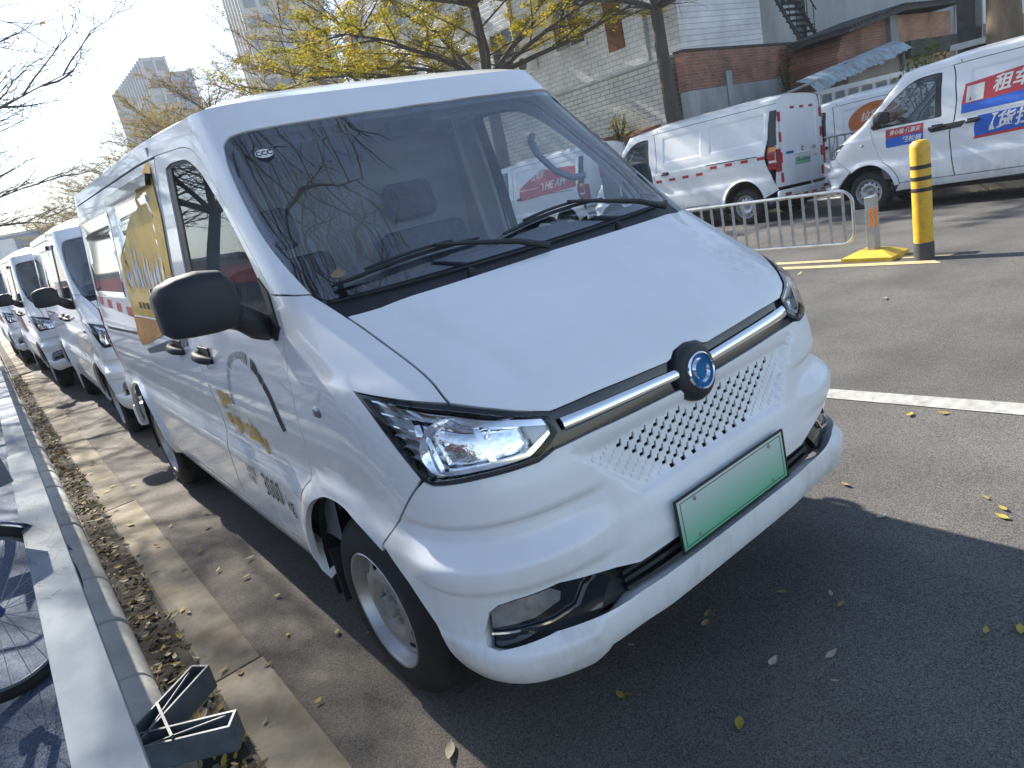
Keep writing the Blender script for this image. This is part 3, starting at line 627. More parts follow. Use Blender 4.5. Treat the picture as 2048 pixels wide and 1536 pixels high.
    V = []; F = []; xs = np.linspace(-.72, .72, 13); pr = [(.70, 1.235), (.85, 1.225), (1.02, 1.22), (1.10, 1.20), (1.13, 1.14), (1.10, .95), (1.02, .55)]
    for x in xs:
        for (y, z) in pr: V.append((x*(1-.06*max(0, (.9-y)/.2)), y+.10*(x/.72)**4*(1 if y < .9 else .2), z+(.035*math.exp(-((x-.34)/.20)**4) if 1.0 < y < 1.12 and z > 1.1 else 0)))
    k = len(pr)
    for i in range(len(xs)-1):
        for j in range(k-1): F.append((i*k+j, (i+1)*k+j, (i+1)*k+j+1, i*k+j+1))
    b = MB(); b.add(V, F); b.build('dashboard', 'interior_grey', van, smooth=True)
    for x in (-.36, .36):
        b = MB(); b.box(x-.24, x+.24, 1.30, 1.78, .60, .76, bev=.05); st = b.build('seat', 'seat_fabric', van, smooth=True)
        b = MB(); b.box(-.23, .23, -.06, .06, 0, .62, Matrix.Translation((x, 1.78, .72)) @ Matrix.Rotation(R(-12), 4, 'X'), bev=.045); b.build('backrest', 'seat_fabric', st, smooth=True)
        b = MB(); b.box(-.13, .13, -.045, .045, .66, .84, Matrix.Translation((x, 1.79, .72)) @ Matrix.Rotation(R(-12), 4, 'X'), bev=.04); b.build('headrest', 'seat_fabric', st, smooth=True)
    b = MB(); c = Vector((.36, 1.20, 1.16)); MW = frame(c, (0, -.82, -.57) if False else (0, .62, .78)); b.tube([MW @ Vector((.19*math.cos(2*math.pi*i/32), .19*math.sin(2*math.pi*i/32), 0)) for i in range(32)], .015, 8, closed=True)
    swl = b.build('steering_wheel', 'black_plastic', van, smooth=True)
    b = MB(); b.box(-.18, .18, -.02, .02, -.012, .008, MW); b.box(-.03, .03, -.06, .06, -.02, .012, MW, bev=.008); b.tube([MW @ Vector((0, 0, -.01)), MW @ Vector((0, .0, -.30))], .03, 10); b.build('steering_column', 'black_plastic', swl)
    b = MB(); b.tube([(.64, 1.30, 1.60), (.60, 1.27, 1.58), (.58, 1.22, 1.52), (.59, 1.14, 1.44), (.62, 1.08, 1.40), (.67, 1.06, 1.40)], .014, 8); b.build('grab_handle', 'interior_light', van, smooth=True)
    b = MB(); b.box(-.10, .10, -.012, .012, -.032, .032, Matrix.Translation((0, 1.20, 1.70)) @ Matrix.Rotation(R(-20), 4, 'X'), bev=.01); b.build('inside_mirror', 'black_plastic', van, smooth=True)
    for x in (-.36, .36):
        b = MB(); b.box(x-.2, x+.2, 1.30, 1.315, 1.72, 1.86, bev=.006); b.build('sun_visor', 'interior_light', van)
    b = MB(); b.box(-.72, .72, 1.0, 4.35, .24, .30); b.build('underbody', 'dark_void', van)
    van.location = loc; van.rotation_euler = (0, 0, rz)
    return van

# ------------------------------------------------------------------ ground
def asphalt(name, c_dark, c_light, grain=260., tint=(.5, .45, .4), patch=.35, kerb_dirt=False):
    m = bpy.data.materials.new(name); m.use_nodes = True; nt = m.node_tree; N = nt.nodes; L = nt.links; b = N['Principled BSDF']
    tc = N.new('ShaderNodeTexCoord')
    v = N.new('ShaderNodeTexVoronoi'); v.inputs['Scale'].default_value = grain; L.new(tc.outputs['Object'], v.inputs['Vector'])
    n = N.new('ShaderNodeTexNoise'); n.inputs['Scale'].default_value = grain*.45; n.inputs['Detail'].default_value = 6; n.inputs['Roughness'].default_value = .75; L.new(tc.outputs['Object'], n.inputs['Vector'])
    r = N.new('ShaderNodeValToRGB'); r.color_ramp.elements[0].position = .30; r.color_ramp.elements[1].position = .72
    r.color_ramp.elements[0].color = (*c_dark, 1); r.color_ramp.elements[1].color = (*c_light, 1)
    sp = N.new('ShaderNodeSeparateColor'); L.new(v.outputs['Color'], sp.inputs[0])
    ad = N.new('ShaderNodeMath'); ad.operation = 'MULTIPLY_ADD'; ad.inputs[1].default_value = .45; L.new(sp.outputs[0], ad.inputs[0]); 
    sc = N.new('ShaderNodeMath'); sc.operation = 'MULTIPLY'; sc.inputs[1].default_value = .55; L.new(n.outputs['Fac'], sc.inputs[0]); L.new(sc.outputs[0], ad.inputs[2])
    L.new(ad.outputs[0], r.inputs[0])
    n2 = N.new('ShaderNodeTexNoise'); n2.inputs['Scale'].default_value = .9; n2.inputs['Detail'].default_value = 8; n2.inputs['Roughness'].default_value = .6; L.new(tc.outputs['Object'], n2.inputs['Vector'])
    r2 = N.new('ShaderNodeValToRGB'); r2.color_ramp.elements[0].position = .38; r2.color_ramp.elements[1].position = .66
    r2.color_ramp.elements[0].color = (1-patch, 1-patch, 1-patch, 1); r2.color_ramp.elements[1].color = (1.15, 1.13, 1.1, 1); L.new(n2.outputs['Fac'], r2.inputs[0])
    mx = N.new('ShaderNodeMix'); mx.data_type = 'RGBA'; mx.blend_type = 'MULTIPLY'; mx.inputs['Factor'].default_value = 1
    L.new(r.outputs[0], mx.inputs['A']); L.new(r2.outputs[0], mx.inputs['B']); 
    if kerb_dirt:                                       # brown dust gathered beside the kerb
        sx = N.new('ShaderNodeSeparateXYZ'); L.new(tc.outputs['Object'], sx.inputs[0]); md = N.new('ShaderNodeMapRange'); md.inputs[1].default_value = .4; md.inputs[2].default_value = -1.3; md.inputs[3].default_value = 0; md.inputs[4].default_value = .5; L.new(sx.outputs[0], md.inputs[0])
        mu = N.new('ShaderNodeMath'); mu.operation = 'MULTIPLY'; L.new(md.outputs[0], mu.inputs[0]); L.new(n2.outputs['Fac'], mu.inputs[1])
        m3 = N.new('ShaderNodeMix'); m3.data_type = 'RGBA'; L.new(mu.outputs[0], m3.inputs['Factor']); L.new(mx.outputs['Result'], m3.inputs['A']); m3.inputs['B'].default_value = (.20, .14, .085, 1); L.new(m3.outputs['Result'], b.inputs['Base Color'])
    else: L.new(mx.outputs['Result'], b.inputs['Base Color'])
    b.inputs['Roughness'].default_value = .78; b.inputs['Specular IOR Level'].default_value = .35
    bp = N.new('ShaderNodeBump'); bp.inputs['Strength'].default_value = .75; bp.inputs['Distance'].default_value = .006; L.new(ad.outputs[0], bp.inputs['Height']); L.new(bp.outputs[0], b.inputs['Normal'])
    MATS[name] = m
asphalt('asphalt', (.058, .057, .058), (.205, .198, .186), 300, kerb_dirt=True)
asphalt('path_blue', (.03, .05, .10), (.16, .21, .32), 230, patch=.25)
mat('concrete', (.36, .325, .265), .9, spec=.2, col2=(.22, .18, .12), vscale=5, bump=.25, bscale=70, detail=8)
mat('concrete_grey', (.56, .57, .54), .8, col2=(.40, .41, .40), vscale=6, bump=.2, bscale=60, detail=8)
mat('dirt', (.06, .05, .04), .95, col2=(.025, .022, .02), vscale=14, bump=.6, bscale=40)
mat('line_white', (.50, .49, .46), .8, col2=(.24, .235, .225), vscale=16, detail=10, bump=.15, bscale=160)
mat('line_yellow', (.62, .50, .26), .7, col2=(.38, .30, .17), vscale=14, detail=10)
mat('ground_far', (.17, .165, .155), .9, var=.3, vscale=.6)
mat('galvanised', (.52, .54, .55), .38, metal=.75, var=.18, vscale=10, rvar=.1)
mat('rail_white', (.31, .345, .38), .75, spec=.15, col2=(.25, .28, .305), vscale=6, detail=9)
mat('yellow_paint', (.80, .47, .02), .5, col2=(.58, .33, .03), vscale=16, detail=10, coat=.1, bump=.05, bscale=50)
mat('yellow_worn', (.72, .50, .03), .6, col2=(.50, .33, .04), vscale=9, detail=8)
mat('orange_reflector', (.85, .25, .02), .3, var=.1, vscale=30)
mat('base_grey', (.06, .065, .075), .6, var=.25, vscale=12)
mat('plastic_grey', (.11, .13, .155), .5, var=.25, vscale=14, bump=.08, bscale=150)

def far_z(x): return -.055*(x-5.3) if x > 5.3 else 0.
V = []; F = []; xs = [-1.38, 0, 2, 5.3, 7, 8.5, 11.1]; ys = [-30, -5, 5, 20, 60, 260]
for y in ys:
    for x in xs: V.append((x, y, far_z(x)))
for j in range(len(ys)-1):
    for i in range(len(xs)-1): a = j*len(xs)+i; F.append((a, a+1, a+1+len(xs), a+len(xs)))
road = tag(mesh('road', V, F, 'asphalt'), kind='structure')
b = MB(); b.add([(-700, -300, -.42), (700, -300, -.42), (700, 1500, -.42), (-700, 1500, -.42)], [(0, 1, 2, 3)]); tag(b.build('ground', 'ground_far'), kind='structure')
b = MB(); b.box(-14, -1.60, -30, 260, -.3, .105); tag(b.build('pavement', 'path_blue'), kind='structure')
b = MB(); b.add([(x, y, z) for y in (-30, 260) for x, z in ((11.3, -.19), (12.4, -.23), (13.4, -.40), (60, -.41))], [(0, 1, 5, 4), (1, 2, 6, 5), (2, 3, 7, 6)]); tag(b.build('far_pavement', 'ground_far'), kind='structure')
# near kerb of rounded stones
kb = empty('kerb', (0, 0, 0)); tag(kb, kind='structure')
prof = [(-1.37, -.05), (-1.365, .035), (-1.372, .065), (-1.388, .090), (-1.412, .106), (-1.445, .114), (-1.60, .116), (-1.60, -.05)]
def stone(y0, y1, name, par):
    b = MB(); n = len(prof); e = .004; V = []; rows = ((y0, .006), (y0+e, 0), (y1-e, 0), (y1, .006))
    for (y, s_) in rows:
        for (x, z) in prof: V.append((x-(s_ if x > -1.45 else 0), y, z-(s_ if z > 0 else 0)))
    F = []
    for j in range(3):
        for i in range(n-1): F.append((j*n+i, j*n+i+1, (j+1)*n+i+1, (j+1)*n+i))
    F += [tuple(range(n)), tuple(range(3*n, 4*n))[::-1]]
    b.add(V, F); return b.build(name, 'concrete_grey', par, smooth=True)
st0 = stone(0, .509, 'kerb_stone', kb); st0.location = (0, -.49, 0)
for k in range(1, 34):
    c = st0.copy(); COL.objects.link(c); c.parent = kb; c.location = (rng.uniform(-.004, .004)-.012*k*.515/7, -.49+.515*k, rng.uniform(-.003, .003)); c.rotation_euler = (0, rng.uniform(-.01, .01), rng.uniform(-.004, .004))
st = stone(17.1, 200, 'kerb_run', kb); st.location = (-.03, 0, 0)
# flush concrete band
gt = empty('gutter', (0, 0, 0)); tag(gt, kind='structure')
for k in range(-2, 9):
    y0 = 1.40+2.49*k; b = MB(); b.box(-1.222-.004*k, -1.045-.006*k, y0+.006, y0+2.484, -.05, .005+.001*(k % 2), bev=.004); b.build('gutter_slab', 'concrete', gt, smooth=True)
b = MB(); b.box(-1.365, -1.232, -10, 60, -.05, .004); b.build('dirt_strip', 'dirt', gt)
b = MB(); b.box(11.1, 11.32, -30, 200, -.5, -.185, bev=.01); tag(b.build('far_kerb', 'concrete_grey'), kind='structure')
# painted lines
ln = MB(); ln.add([(2.068+.08*20, -20, .004), (1.935+.08*20, -20, .004), (1.873-.08*60, 60.8, .004), (1.99-.08*60, 60.8, .004)], [(0, 1, 2, 3)])
ln.V = [(2.066+.085*5, -5, .004), (1.931+.078*5, -5, .004), (1.864-.078*8, 8.8, .004), (1.992-.085*8, 8.8, .004)]; tag(ln.build('lane_line', 'line_white'), kind='structure')
for nm, pts in (('median_line', [(5.16, 1.44), (5.28, 1.40), (4.60, 14), (4.50, 14)]), ('median_line', [(4.915, 1.40), (5.02, 1.50), (4.45, 14), (4.32, 14)])):
    b = MB(); b.add([(x, y, .004) for x, y in pts], [(0, 1, 2, 3)]); tag(b.build(nm, 'line_yellow'), kind='structure')

# ------------------------------------------------------------------ street furniture
def guard_fence(y0, y1, x, x1, label, z0=.15, z1=.655, pitch=.131, name='guard_fence', grp='low guard fence panels along the middle of the road', rr=.016, zoff=0):
    f = empty(name, (0, 0, 0)); tag(f, label, 'fence', grp)
    r = .12; P = []
    def X(y): return x+(x1-x)*(y-y0)/(y1-y0)
    for cy, cz, a0 in ((y0+r, z1-r, 180), (y1-r, z1-r, 90), (y1-r, z0+r, 0), (y0+r, z0+r, -90)):
        for i in range(6):
            a = R(a0-18*i); P.append((X(cy+r*math.cos(a)), cy+r*math.cos(a), cz+r*math.sin(a)+zoff))
    b = MB(); b.tube(P, rr, 8, closed=True); b.build('frame', 'galvanised', f, smooth=True)
    n = int((y1-y0-.1)/pitch)
    for k in range(n):
        y = y0+.09+pitch*k; b = MB(); h0, h1 = z0, z1
        b.box(X(y)-.006, X(y)+.006, y-.0125, y+.0125, h0+zoff, h1+zoff); b.build('bar', 'galvanised', f)
    return f
def fence_post(x, y, label, top=.575):
    p = empty('fence_post', (x, y, 0)); tag(p, label, 'post', 'posts of the low guard fence')
    b = MB(); b.box(-.06, .06, -.035, .035, .05, top, bev=.004); b.build('post', 'galvanised', p)
    for s in ((1,) if y < 3 else (-1, 1)):
        b = MB(); b.box(-.006, .006, min(s*.035, s*.16), max(s*.035, s*.16), .33, .46); b.build('bracket', 'galvanised', p)
    b = MB(); b.box(-.063, -.058, -.033, -.005, .30, .47); b.box(-.02, .02, -.037, -.0335, .30, .47); b.build('reflector_strip', 'orange_reflector', p)
    b = MB(); V = []
    for (w, l, z) in ((.17, .235, 0), (.17, .235, .035), (.075, .11, .085), (.075, .11, .086)): V += [(-w, -l, z), (w, -l, z), (w, l, z), (-w, l, z)]
    F = [(0, 3, 2, 1), (12, 13, 14, 15)]
    for j in range(3):
        for i in range(4): F.append((j*4+i, j*4+(i+1) % 4, (j+1)*4+(i+1) % 4, (j+1)*4+i))
    b.add(V, F); b.build('base', 'yellow_worn', p); return p
fx = lambda y: 5.235-.045*(y-2.1)
fence_post(fx(2.1), 2.1, 'square galvanised fence post on a yellow base beside the yellow bollard')
guard_fence(2.27, 4.75, fx(2.27), fx(4.75), 'low galvanised guard fence panel ending at the post beside the yellow bollard')
fence_post(fx(4.93), 4.93, 'square galvanised fence post between two panels behind the bonnet of the nearest van'); guard_fence(5.09, 7.59, fx(5.09), fx(7.59), 'low galvanised guard fence panel beyond the second post, behind the nearest van')
bo = empty('bollard', (5.10, 1.61, 0)); tag(bo, 'tall yellow bollard with three black bands and a grey foot', 'bollard')
b = MB(); b.lathe([(.080, .0), (.080, .152), (.077, .155)], 32); b.build('foot', 'base_grey', bo, smooth=True)
b = MB(); b.lathe([(.077, .153), (.077, .955), (.072, .985), (.05, 1.008), (0, 1.015)], 32); b.build('post', 'yellow_paint', bo, smooth=True)
for z in (.605, .70, .795): 
    b = MB(); b.lathe([(.0775, z-.0165), (.0788, z-.0155), (.0788, z+.0155), (.0775, z+.0165)], 32); b.build('black_band', 'black_plastic', bo, smooth=True)

# wide flat rail beside the footway
def plank(y0, y1, z, w, label):
    r = empty('barrier_rail', (0, 0, 0)); tag(r, label, 'rail', 'flat white barrier rails along the kerb')
    b = MB(); b.box(-1.447-w, -1.447, y0, y1, z-.06, z, bev=.004); b.build('top_rail', 'rail_white', r, smooth=True)
    b = MB(); b.box(-1.447-w*.5-.02, -1.447-w*.5+.02, y0, y1, .22, .26); b.build('lower_rail', 'rail_white', r)
    return r
plank(-2.0, 3.47, .62, .112, 'scratched flat white barrier rail over the kerb, the length beside the plastic foot')
plank(3.475, 9.5, .606, .106, 'flat white barrier rail over the kerb, the length beside the blue bicycle')
plank(9.52, 15.5, .606, .106, 'flat white barrier rail over the kerb, the length beside the farthest vans')
def plastic_foot(y, label):
    f = empty('barrier_stand', (0, y, 0)); tag(f, label, 'foot', 'dark plastic feet under the flat white rail')
    b = MB(); b.box(-1.535, -1.465, -.035, .035, .11, .565); b.build('upright', 'rail_white', f)
    for (ya, yb) in ((.02, .19), (-.02, -.17)):
        A = Vector((-1.47, ya, 0)); B = Vector((-1.245, yb, 0)); d = (B-A).normalized(); n = Vector((-d.y, d.x, 0)); Lh = (B-A).length
        M = Matrix(((d.x, n.x, 0, A.x), (d.y, n.y, 0, A.y), (0, 0, 1, .100), (0, 0, 0, 1)))
        b = MB(); w = .034
        for (x0, x1, y0, y1) in ((-.02, Lh, -w, -w+.007), (-.02, Lh, w-.007, w), (Lh-.007, Lh, -w+.007, w-.007)): b.box(x0, x1, y0, y1, 0, .085, M)
        b.tube([M @ Vector((.02, -w+.01, .078)), M @ Vector((Lh-.03, w-.01, .078))], .004, 6)
        b.box(0, Lh-.01, -w+.008, w-.008, 0, .012, M)
        b.build('arm', 'plastic_grey', f)
    b = MB(); b.box(-1.40, -1.392, -.10, .105, .12, .195); b.build('rib', 'plastic_grey', f); return f
gs = random.Random(4); b = MB()
for k in range(46):                                         # pen and key scratches on the rail
    y0 = gs.choice((gs.uniform(1.2, 1.9), gs.uniform(1.9, 2.4), gs.uniform(2.6, 3.3))); x0 = gs.uniform(-1.55, -1.47); n_ = gs.randint(2, 5); q = [Vector((x0, y0, .6212))]
    for i in range(n_): q.append(q[-1]+Vector((gs.uniform(-.028, .028), gs.uniform(-.05, .05), 0)))
    for a_, c_ in zip(q[:-1], q[1:]):
        a_.x = min(-1.456, max(-1.553, a_.x)); c_.x = min(-1.456, max(-1.553, c_.x)); d = (c_-a_); n = Vector((-d.y, d.x, 0)).normalized()*.0008; b.add([a_-n, a_+n, c_+n, c_-n], [(0, 1, 2, 3)])
o = b.build('scratch_marks', 'base_grey', bpy.data.objects['barrier_rail']); o['kind'] = 'stuff'
plastic_foot(1.05, 'dark grey plastic foot with two hollow arms under the scratched white rail')

# ------------------------------------------------------------------ bicycles behind the rail
mat('bike_blue', (.015, .06, .30), .35, coat=.5, var=.15, vscale=10)
mat('bike_grey', (.20, .22, .25), .45, metal=.4, var=.2, vscale=10)
mat('bike_yellow', (.75, .50, .03), .4, var=.1, vscale=10)
def bicycle(loc, rz, lean, label):
    k = empty('bicycle', loc, rz); k.rotation_euler = (lean, 0, rz); tag(k, label, 'bicycle', 'hire bicycles parked behind the rail')
    for n_, x in enumerate((0, -1.02)):                        # wheel plane is local xz
        b = MB(); b.lathe([(.010, -.035), (.016, -.035), (.016, .035), (.010, .035)], 14, Matrix.Translation((x, 0, .30)) @ Matrix.Rotation(math.pi/2, 4, 'X')); w = b.build('wheel', 'bike_grey', k, smooth=True)
        b = MB(); b.tube([(x+.285*math.cos(2*math.pi*i/48), 0, .30+.285*math.sin(2*math.pi*i/48)) for i in range(48)], .020, 8, closed=True); b.build('tyre', 'rubber', w, smooth=True)
        b = MB(); b.tube([(x+.262*math.cos(2*math.pi*i/48), 0, .30+.262*math.sin(2*math.pi*i/48)) for i in range(48)], .0085, 6, closed=True); b.build('rim', 'bike_grey', w, smooth=True)
        b = MB()
        for i in range(24):
            a = 2*math.pi*i/24; a2 = a+(.5 if i % 2 else -.5); b.tube([(x+.016*math.cos(a2), .03*(1 if i % 4 < 2 else -1), .30+.016*math.sin(a2)), (x+.258*math.cos(a), 0, .30+.258*math.sin(a))], .0014, 4, cap=False)
        b.build('spokes', 'galvanised', w)
        b = MB(); V = []; F = []
        for i in range(13):
            a = R(10+150*i/12) if n_ == 0 else R(20+150*i/12)
            for y in (-.028, 0, .028): V.append((x+(.325-.008*abs(y)/.028)*math.cos(a), y, .30+(.325-.008*abs(y)/.028)*math.sin(a)))
        for i in range(12): F += [(3*i, 3*i+1, 3*i+4, 3*i+3), (3*i+1, 3*i+2, 3*i+5, 3*i+4)]
        b.add(V, F); b.build('mudguard', 'bike_blue', k, smooth=True)
    b = MB()
    for s in (-1, 1): b.tube([(0, s*.05, .30), (-.09, s*.05, .58), (-.12, s*.03, .68)], .014, 8)
    b.tube([(-.11, 0, .66), (-.20, 0, .98)], .02, 8); b.build('fork', 'bike_blue', k, smooth=True)
    b = MB(); b.tube([(-.14, 0, .74), (-.35, 0, .42), (-.52, 0, .32), (-.62, 0, .34)], .03, 10); b.tube([(-.55, 0, .30), (-.68, 0, .78)], .02, 8)
    for s in (-1, 1): b.tube([(-.55, s*.03, .32), (-1.02, s*.055, .30)], .012, 6); b.tube([(-.66, s*.02, .66), (-1.02, s*.055, .30)], .010, 6)
    b.build('frame', 'bike_blue', k, smooth=True)
    b = MB(); b.tube([(-.10, -.28, 1.00), (-.20, -.14, 1.03), (-.21, 0, .99), (-.20, .14, 1.03), (-.10, .28, 1.00)], .013, 8); b.build('handlebar', 'bike_grey', k, smooth=True)
    b = MB(); b.box(-.83, -.57, -.07, .07, .83, .89, bev=.03); b.tube([(-.68, 0, .76), (-.70, 0, .84)], .014, 8); b.build('saddle', 'black_plastic', k, smooth=True)
    b = MB(); c = (-.55, 0, .30); b.tube([(c[0]-.11, .06, c[2]-.08), (c[0], .05, c[2]), (c[0], -.05, c[2]), (c[0]+.11, -.06, c[2]+.08)], .010, 6); b.box(c[0]+.07, c[0]+.16, -.14, -.06, c[2]+.07, c[2]+.09, bev=.004); b.build('crank', 'black_plastic', k)
    b = MB(); b.box(-.06, .20, -.13, .13, .70, .715); b.box(-.06, .20, -.13, -.12, .715, .88); b.box(-.06, .20, .12, .13, .715, .88); b.box(.19, .20, -.12, .12, .715, .88); b.build('basket', 'bike_grey', k)
    b = MB(); b.box(-.06, .02, .030, .056, .27, .34, bev=.01); b.build('chain_case', 'bike_yellow', k)
    return k
bicycle((-1.70, 1.84, .108), R(28), R(-9), 'hire bicycle whose front wheel pokes under the scratched white rail')
bicycle((-1.80, 3.90, .108), R(75), R(-4), 'blue hire bicycle leaning behind the second length of white rail')

HAZE = .0010
# ------------------------------------------------------------------ masonry materials
def masonry(name, axis, c1, c2, mortar, bw, bh, msize=.012, rough=.7, bump=.5, stain=.5, scale=1.):
    m = bpy.data.materials.new(name); m.use_nodes = True; nt = m.node_tree; N = nt.nodes; L = nt.links; b = N['Principled BSDF']
    tc = N.new('ShaderNodeTexCoord'); sx = N.new('ShaderNodeSeparateXYZ'); cx = N.new('ShaderNodeCombineXYZ'); L.new(tc.outputs['Object'], sx.inputs[0])
    L.new(sx.outputs[1 if axis == 'x' else 0], cx.inputs[0]); L.new(sx.outputs[2], cx.inputs[1])
    br = N.new('ShaderNodeTexBrick'); br.inputs['Scale'].default_value = 1; br.inputs['Brick Width'].default_value = bw; br.inputs['Row Height'].default_value = bh
    br.inputs['Mortar Size'].default_value = msize; br.inputs['Color1'].default_value = (*c1, 1); br.inputs['Color2'].default_value = (*c2, 1); br.inputs['Mortar'].default_value = (*mortar, 1); br.inputs['Mortar Smooth'].default_value = .2
    L.new(cx.outputs[0], br.inputs['Vector'])
    n = N.new('ShaderNodeTexNoise'); n.inputs['Scale'].default_value = .9; n.inputs['Detail'].default_value = 9; n.inputs['Roughness'].default_value = .65; L.new(tc.outputs['Object'], n.inputs['Vector'])
    r = N.new('ShaderNodeValToRGB'); r.color_ramp.elements[0].position = .36; r.color_ramp.elements[1].position = .62; r.color_ramp.elements[0].color = (1-stain, 1-stain, 1-stain, 1); r.color_ramp.elements[1].color = (1.1, 1.1, 1.1, 1); L.new(n.outputs['Fac'], r.inputs[0])
    mx = N.new('ShaderNodeMix'); mx.data_type = 'RGBA'; mx.blend_type = 'MULTIPLY'; mx.inputs['Factor'].default_value = 1
    L.new(br.outputs['Color'], mx.inputs['A']); L.new(r.outputs[0], mx.inputs['B']); L.new(mx.outputs['Result'], b.inputs['Base Color'])
    b.inputs['Roughness'].default_value = rough
    bp = N.new('ShaderNodeBump'); bp.inputs['Strength'].default_value = bump; bp.inputs['Distance'].default_value = .01; bp.invert = True; L.new(br.outputs['Fac'], bp.inputs['Height']); L.new(bp.outputs[0], b.inputs['Normal'])
    MATS[name] = m
masonry('tile_cream', 'x', (.74, .70, .61), (.66, .62, .54), (.26, .24, .20), .34, .115, .010, .45, stain=.25)
masonry('tile_white', 'x', (.74, .75, .77), (.69, .70, .72), (.40, .40, .41), .30, .15, .010, .45, stain=.22)
masonry('brick_red', 'y', (.42, .17, .10), (.30, .115, .07), (.28, .25, .22), .25, .072, .010, .85, stain=.45)
masonry('brick_red_lit', 'y', (.54, .25, .13), (.42, .18, .09), (.30, .27, .23), .25, .072, .010, .85, stain=.3)  # red brick of the shed with its sunlit orange put into the colour
def stained(name, col, dark, vs=.8, streak=True):
    mat(name, col, .85, col2=dark, vscale=vs, detail=10, bump=.1, bscale=20, stretch=(1, 1, .25) if streak else None)
stained('plaster_white', (.82, .82, .80), (.60, .60, .58), 1.1)
stained('plaster_grey', (.40, .41, .42), (.20, .205, .21), 1.4)
stained('plaster_tan', (.36, .30, .23), (.22, .18, .14), 1.2)
mat('roof_dark', (.07, .065, .06), .9, var=.4, vscale=3, bump=.4, bscale=12)
mat('awning_blue', (.36, .50, .58), .6, col2=(.24, .20, .17), vscale=3.5, detail=10)
mat('rust', (.22, .10, .05), .9, col2=(.10, .05, .03), vscale=5, detail=8)
mat('steel_dark', (.05, .05, .052), .6, metal=.4, var=.4, vscale=9)
mat('pipe_grey', (.30, .31, .32), .7, var=.3, vscale=4)
mat('window_dark', (.035, .045, .05), .12, coat=.4, var=.5, vscale=1.5)
mat('window_frame', (.45, .47, .48), .5, var=.15, vscale=6)
mat('tower_grey', (.40, .42, .44), .8, var=.1, vscale=.1)
mat('tower_beige', (.52, .52, .50), .8, var=.12, vscale=.1)
mat('tower_blue', (.16, .27, .46), .4, var=.2, vscale=.2)
mat('tower_glass', (.16, .22, .30), .25, var=.4, vscale=.3)
mat('shop_red', (.62, .09, .07), .6, var=.2, vscale=1)
mat('blue_sheet', (.06, .17, .38), .6, var=.25, vscale=.5)

def part(name, m, par, *boxes, bev=0):
    b = MB()
    for q in boxes: b.box(*q, bev=bev)
    return b.build(name, m, par)
def window_x(par, x, y, z, w, h, bars=2):        # window in a wall that faces -x
    o = part('window', 'window_frame', par, (x-.05, x+.02, y-w/2-.06, y-w/2, z-.06, z+h+.06), (x-.05, x+.02, y+w/2, y+w/2+.06, z-.06, z+h+.06), (x-.05, x+.02, y-w/2, y+w/2, z-.06, z), (x-.05, x+.02, y-w/2, y+w/2, z+h, z+h+.06), *[(x-.04, x+.01, y-w/2+w*(k+1)/bars-.025, y-w/2+w*(k+1)/bars+.025, z, z+h) for k in range(bars-1)])
    part('pane', 'window_dark', o, (x-.02, x+.03, y-w/2, y+w/2, z, z+h)); part('sill', 'concrete_grey', o, (x-.12, x+.02, y-w/2-.1, y+w/2+.1, z-.14, z-.065)); return o
def window_y(par, x, y, z, w, h, bars=2):        # window in a wall that faces -y
    o = part('window', 'window_frame', par, (x-w/2-.06, x-w/2, y-.05, y+.02, z-.06, z+h+.06), (x+w/2, x+w/2+.06, y-.05, y+.02, z-.06, z+h+.06), (x-w/2, x+w/2, y-.05, y+.02, z-.06, z), (x-w/2, x+w/2, y-.05, y+.02, z+h, z+h+.06), *[(x-w/2+w*(k+1)/bars-.025, x-w/2+w*(k+1)/bars+.025, y-.04, y+.01, z, z+h) for k in range(bars-1)])
    part('pane', 'window_dark', o, (x-w/2, x+w/2, y-.02, y+.03, z, z+h)); return o

# low cream tiled annexe along the pavement
an = empty('tiled_annexe', (13, 10.3, 0)); tag(an, 'low cream tiled annexe with a shuttered doorway under a rusty canopy', 'building')
def loc(o, p): o.location = tuple(Vector(o.location)-Vector(p.location)); return o
def P_(name, m, par, *boxes, bev=0):               # part given in world coordinates
    b = MB(); o = Vector(par.location) if par.parent is None else Vector(par.parent.location)
    for (x0, x1, y0, y1, z0, z1) in boxes: b.box(x0, x1, y0, y1, z0, z1, bev=bev)
    b.V = [tuple(Vector(v)-o) for v in b.V]; return b.build(name, m, par)
an.location = (0, 0, 0)
part('wall', 'tile_cream', an, (13, 15.9, 12.55, 31, -.7, 3.25), (13, 15.9, 10.35, 11.0, -.7, 3.25), (13, 15.9, 11.0, 12.55, 1.55, 3.25))
part('coping', 'concrete_grey', an, (12.95, 16, 10.32, 31, 3.25, 3.32))
sh = part('shutter', 'steel_dark', an, *[(13.06, 13.12, 11.0, 12.55, -.2+.11*k, -.2+.11*k+.095) for k in range(16)])
b = MB(); b.add([(13.0, 10.75, 1.85), (13.0, 12.8, 1.85), (12.0, 12.8, 1.55), (12.0, 10.75, 1.55), (13.0, 10.75, 1.81), (13.0, 12.8, 1.81), (12.0, 12.8, 1.51), (12.0, 10.75, 1.51)], [(0, 1, 2, 3), (7, 6, 5, 4), (3, 2, 6, 7), (0, 3, 7, 4), (1, 5, 6, 2)])
cn = b.build('canopy', 'rust', an)
b = MB()
for y in (10.85, 12.7): b.tube([(13.0, y, 1.2), (12.1, y, 1.55)], .02, 6)
b.build('stay', 'steel_dark', cn)
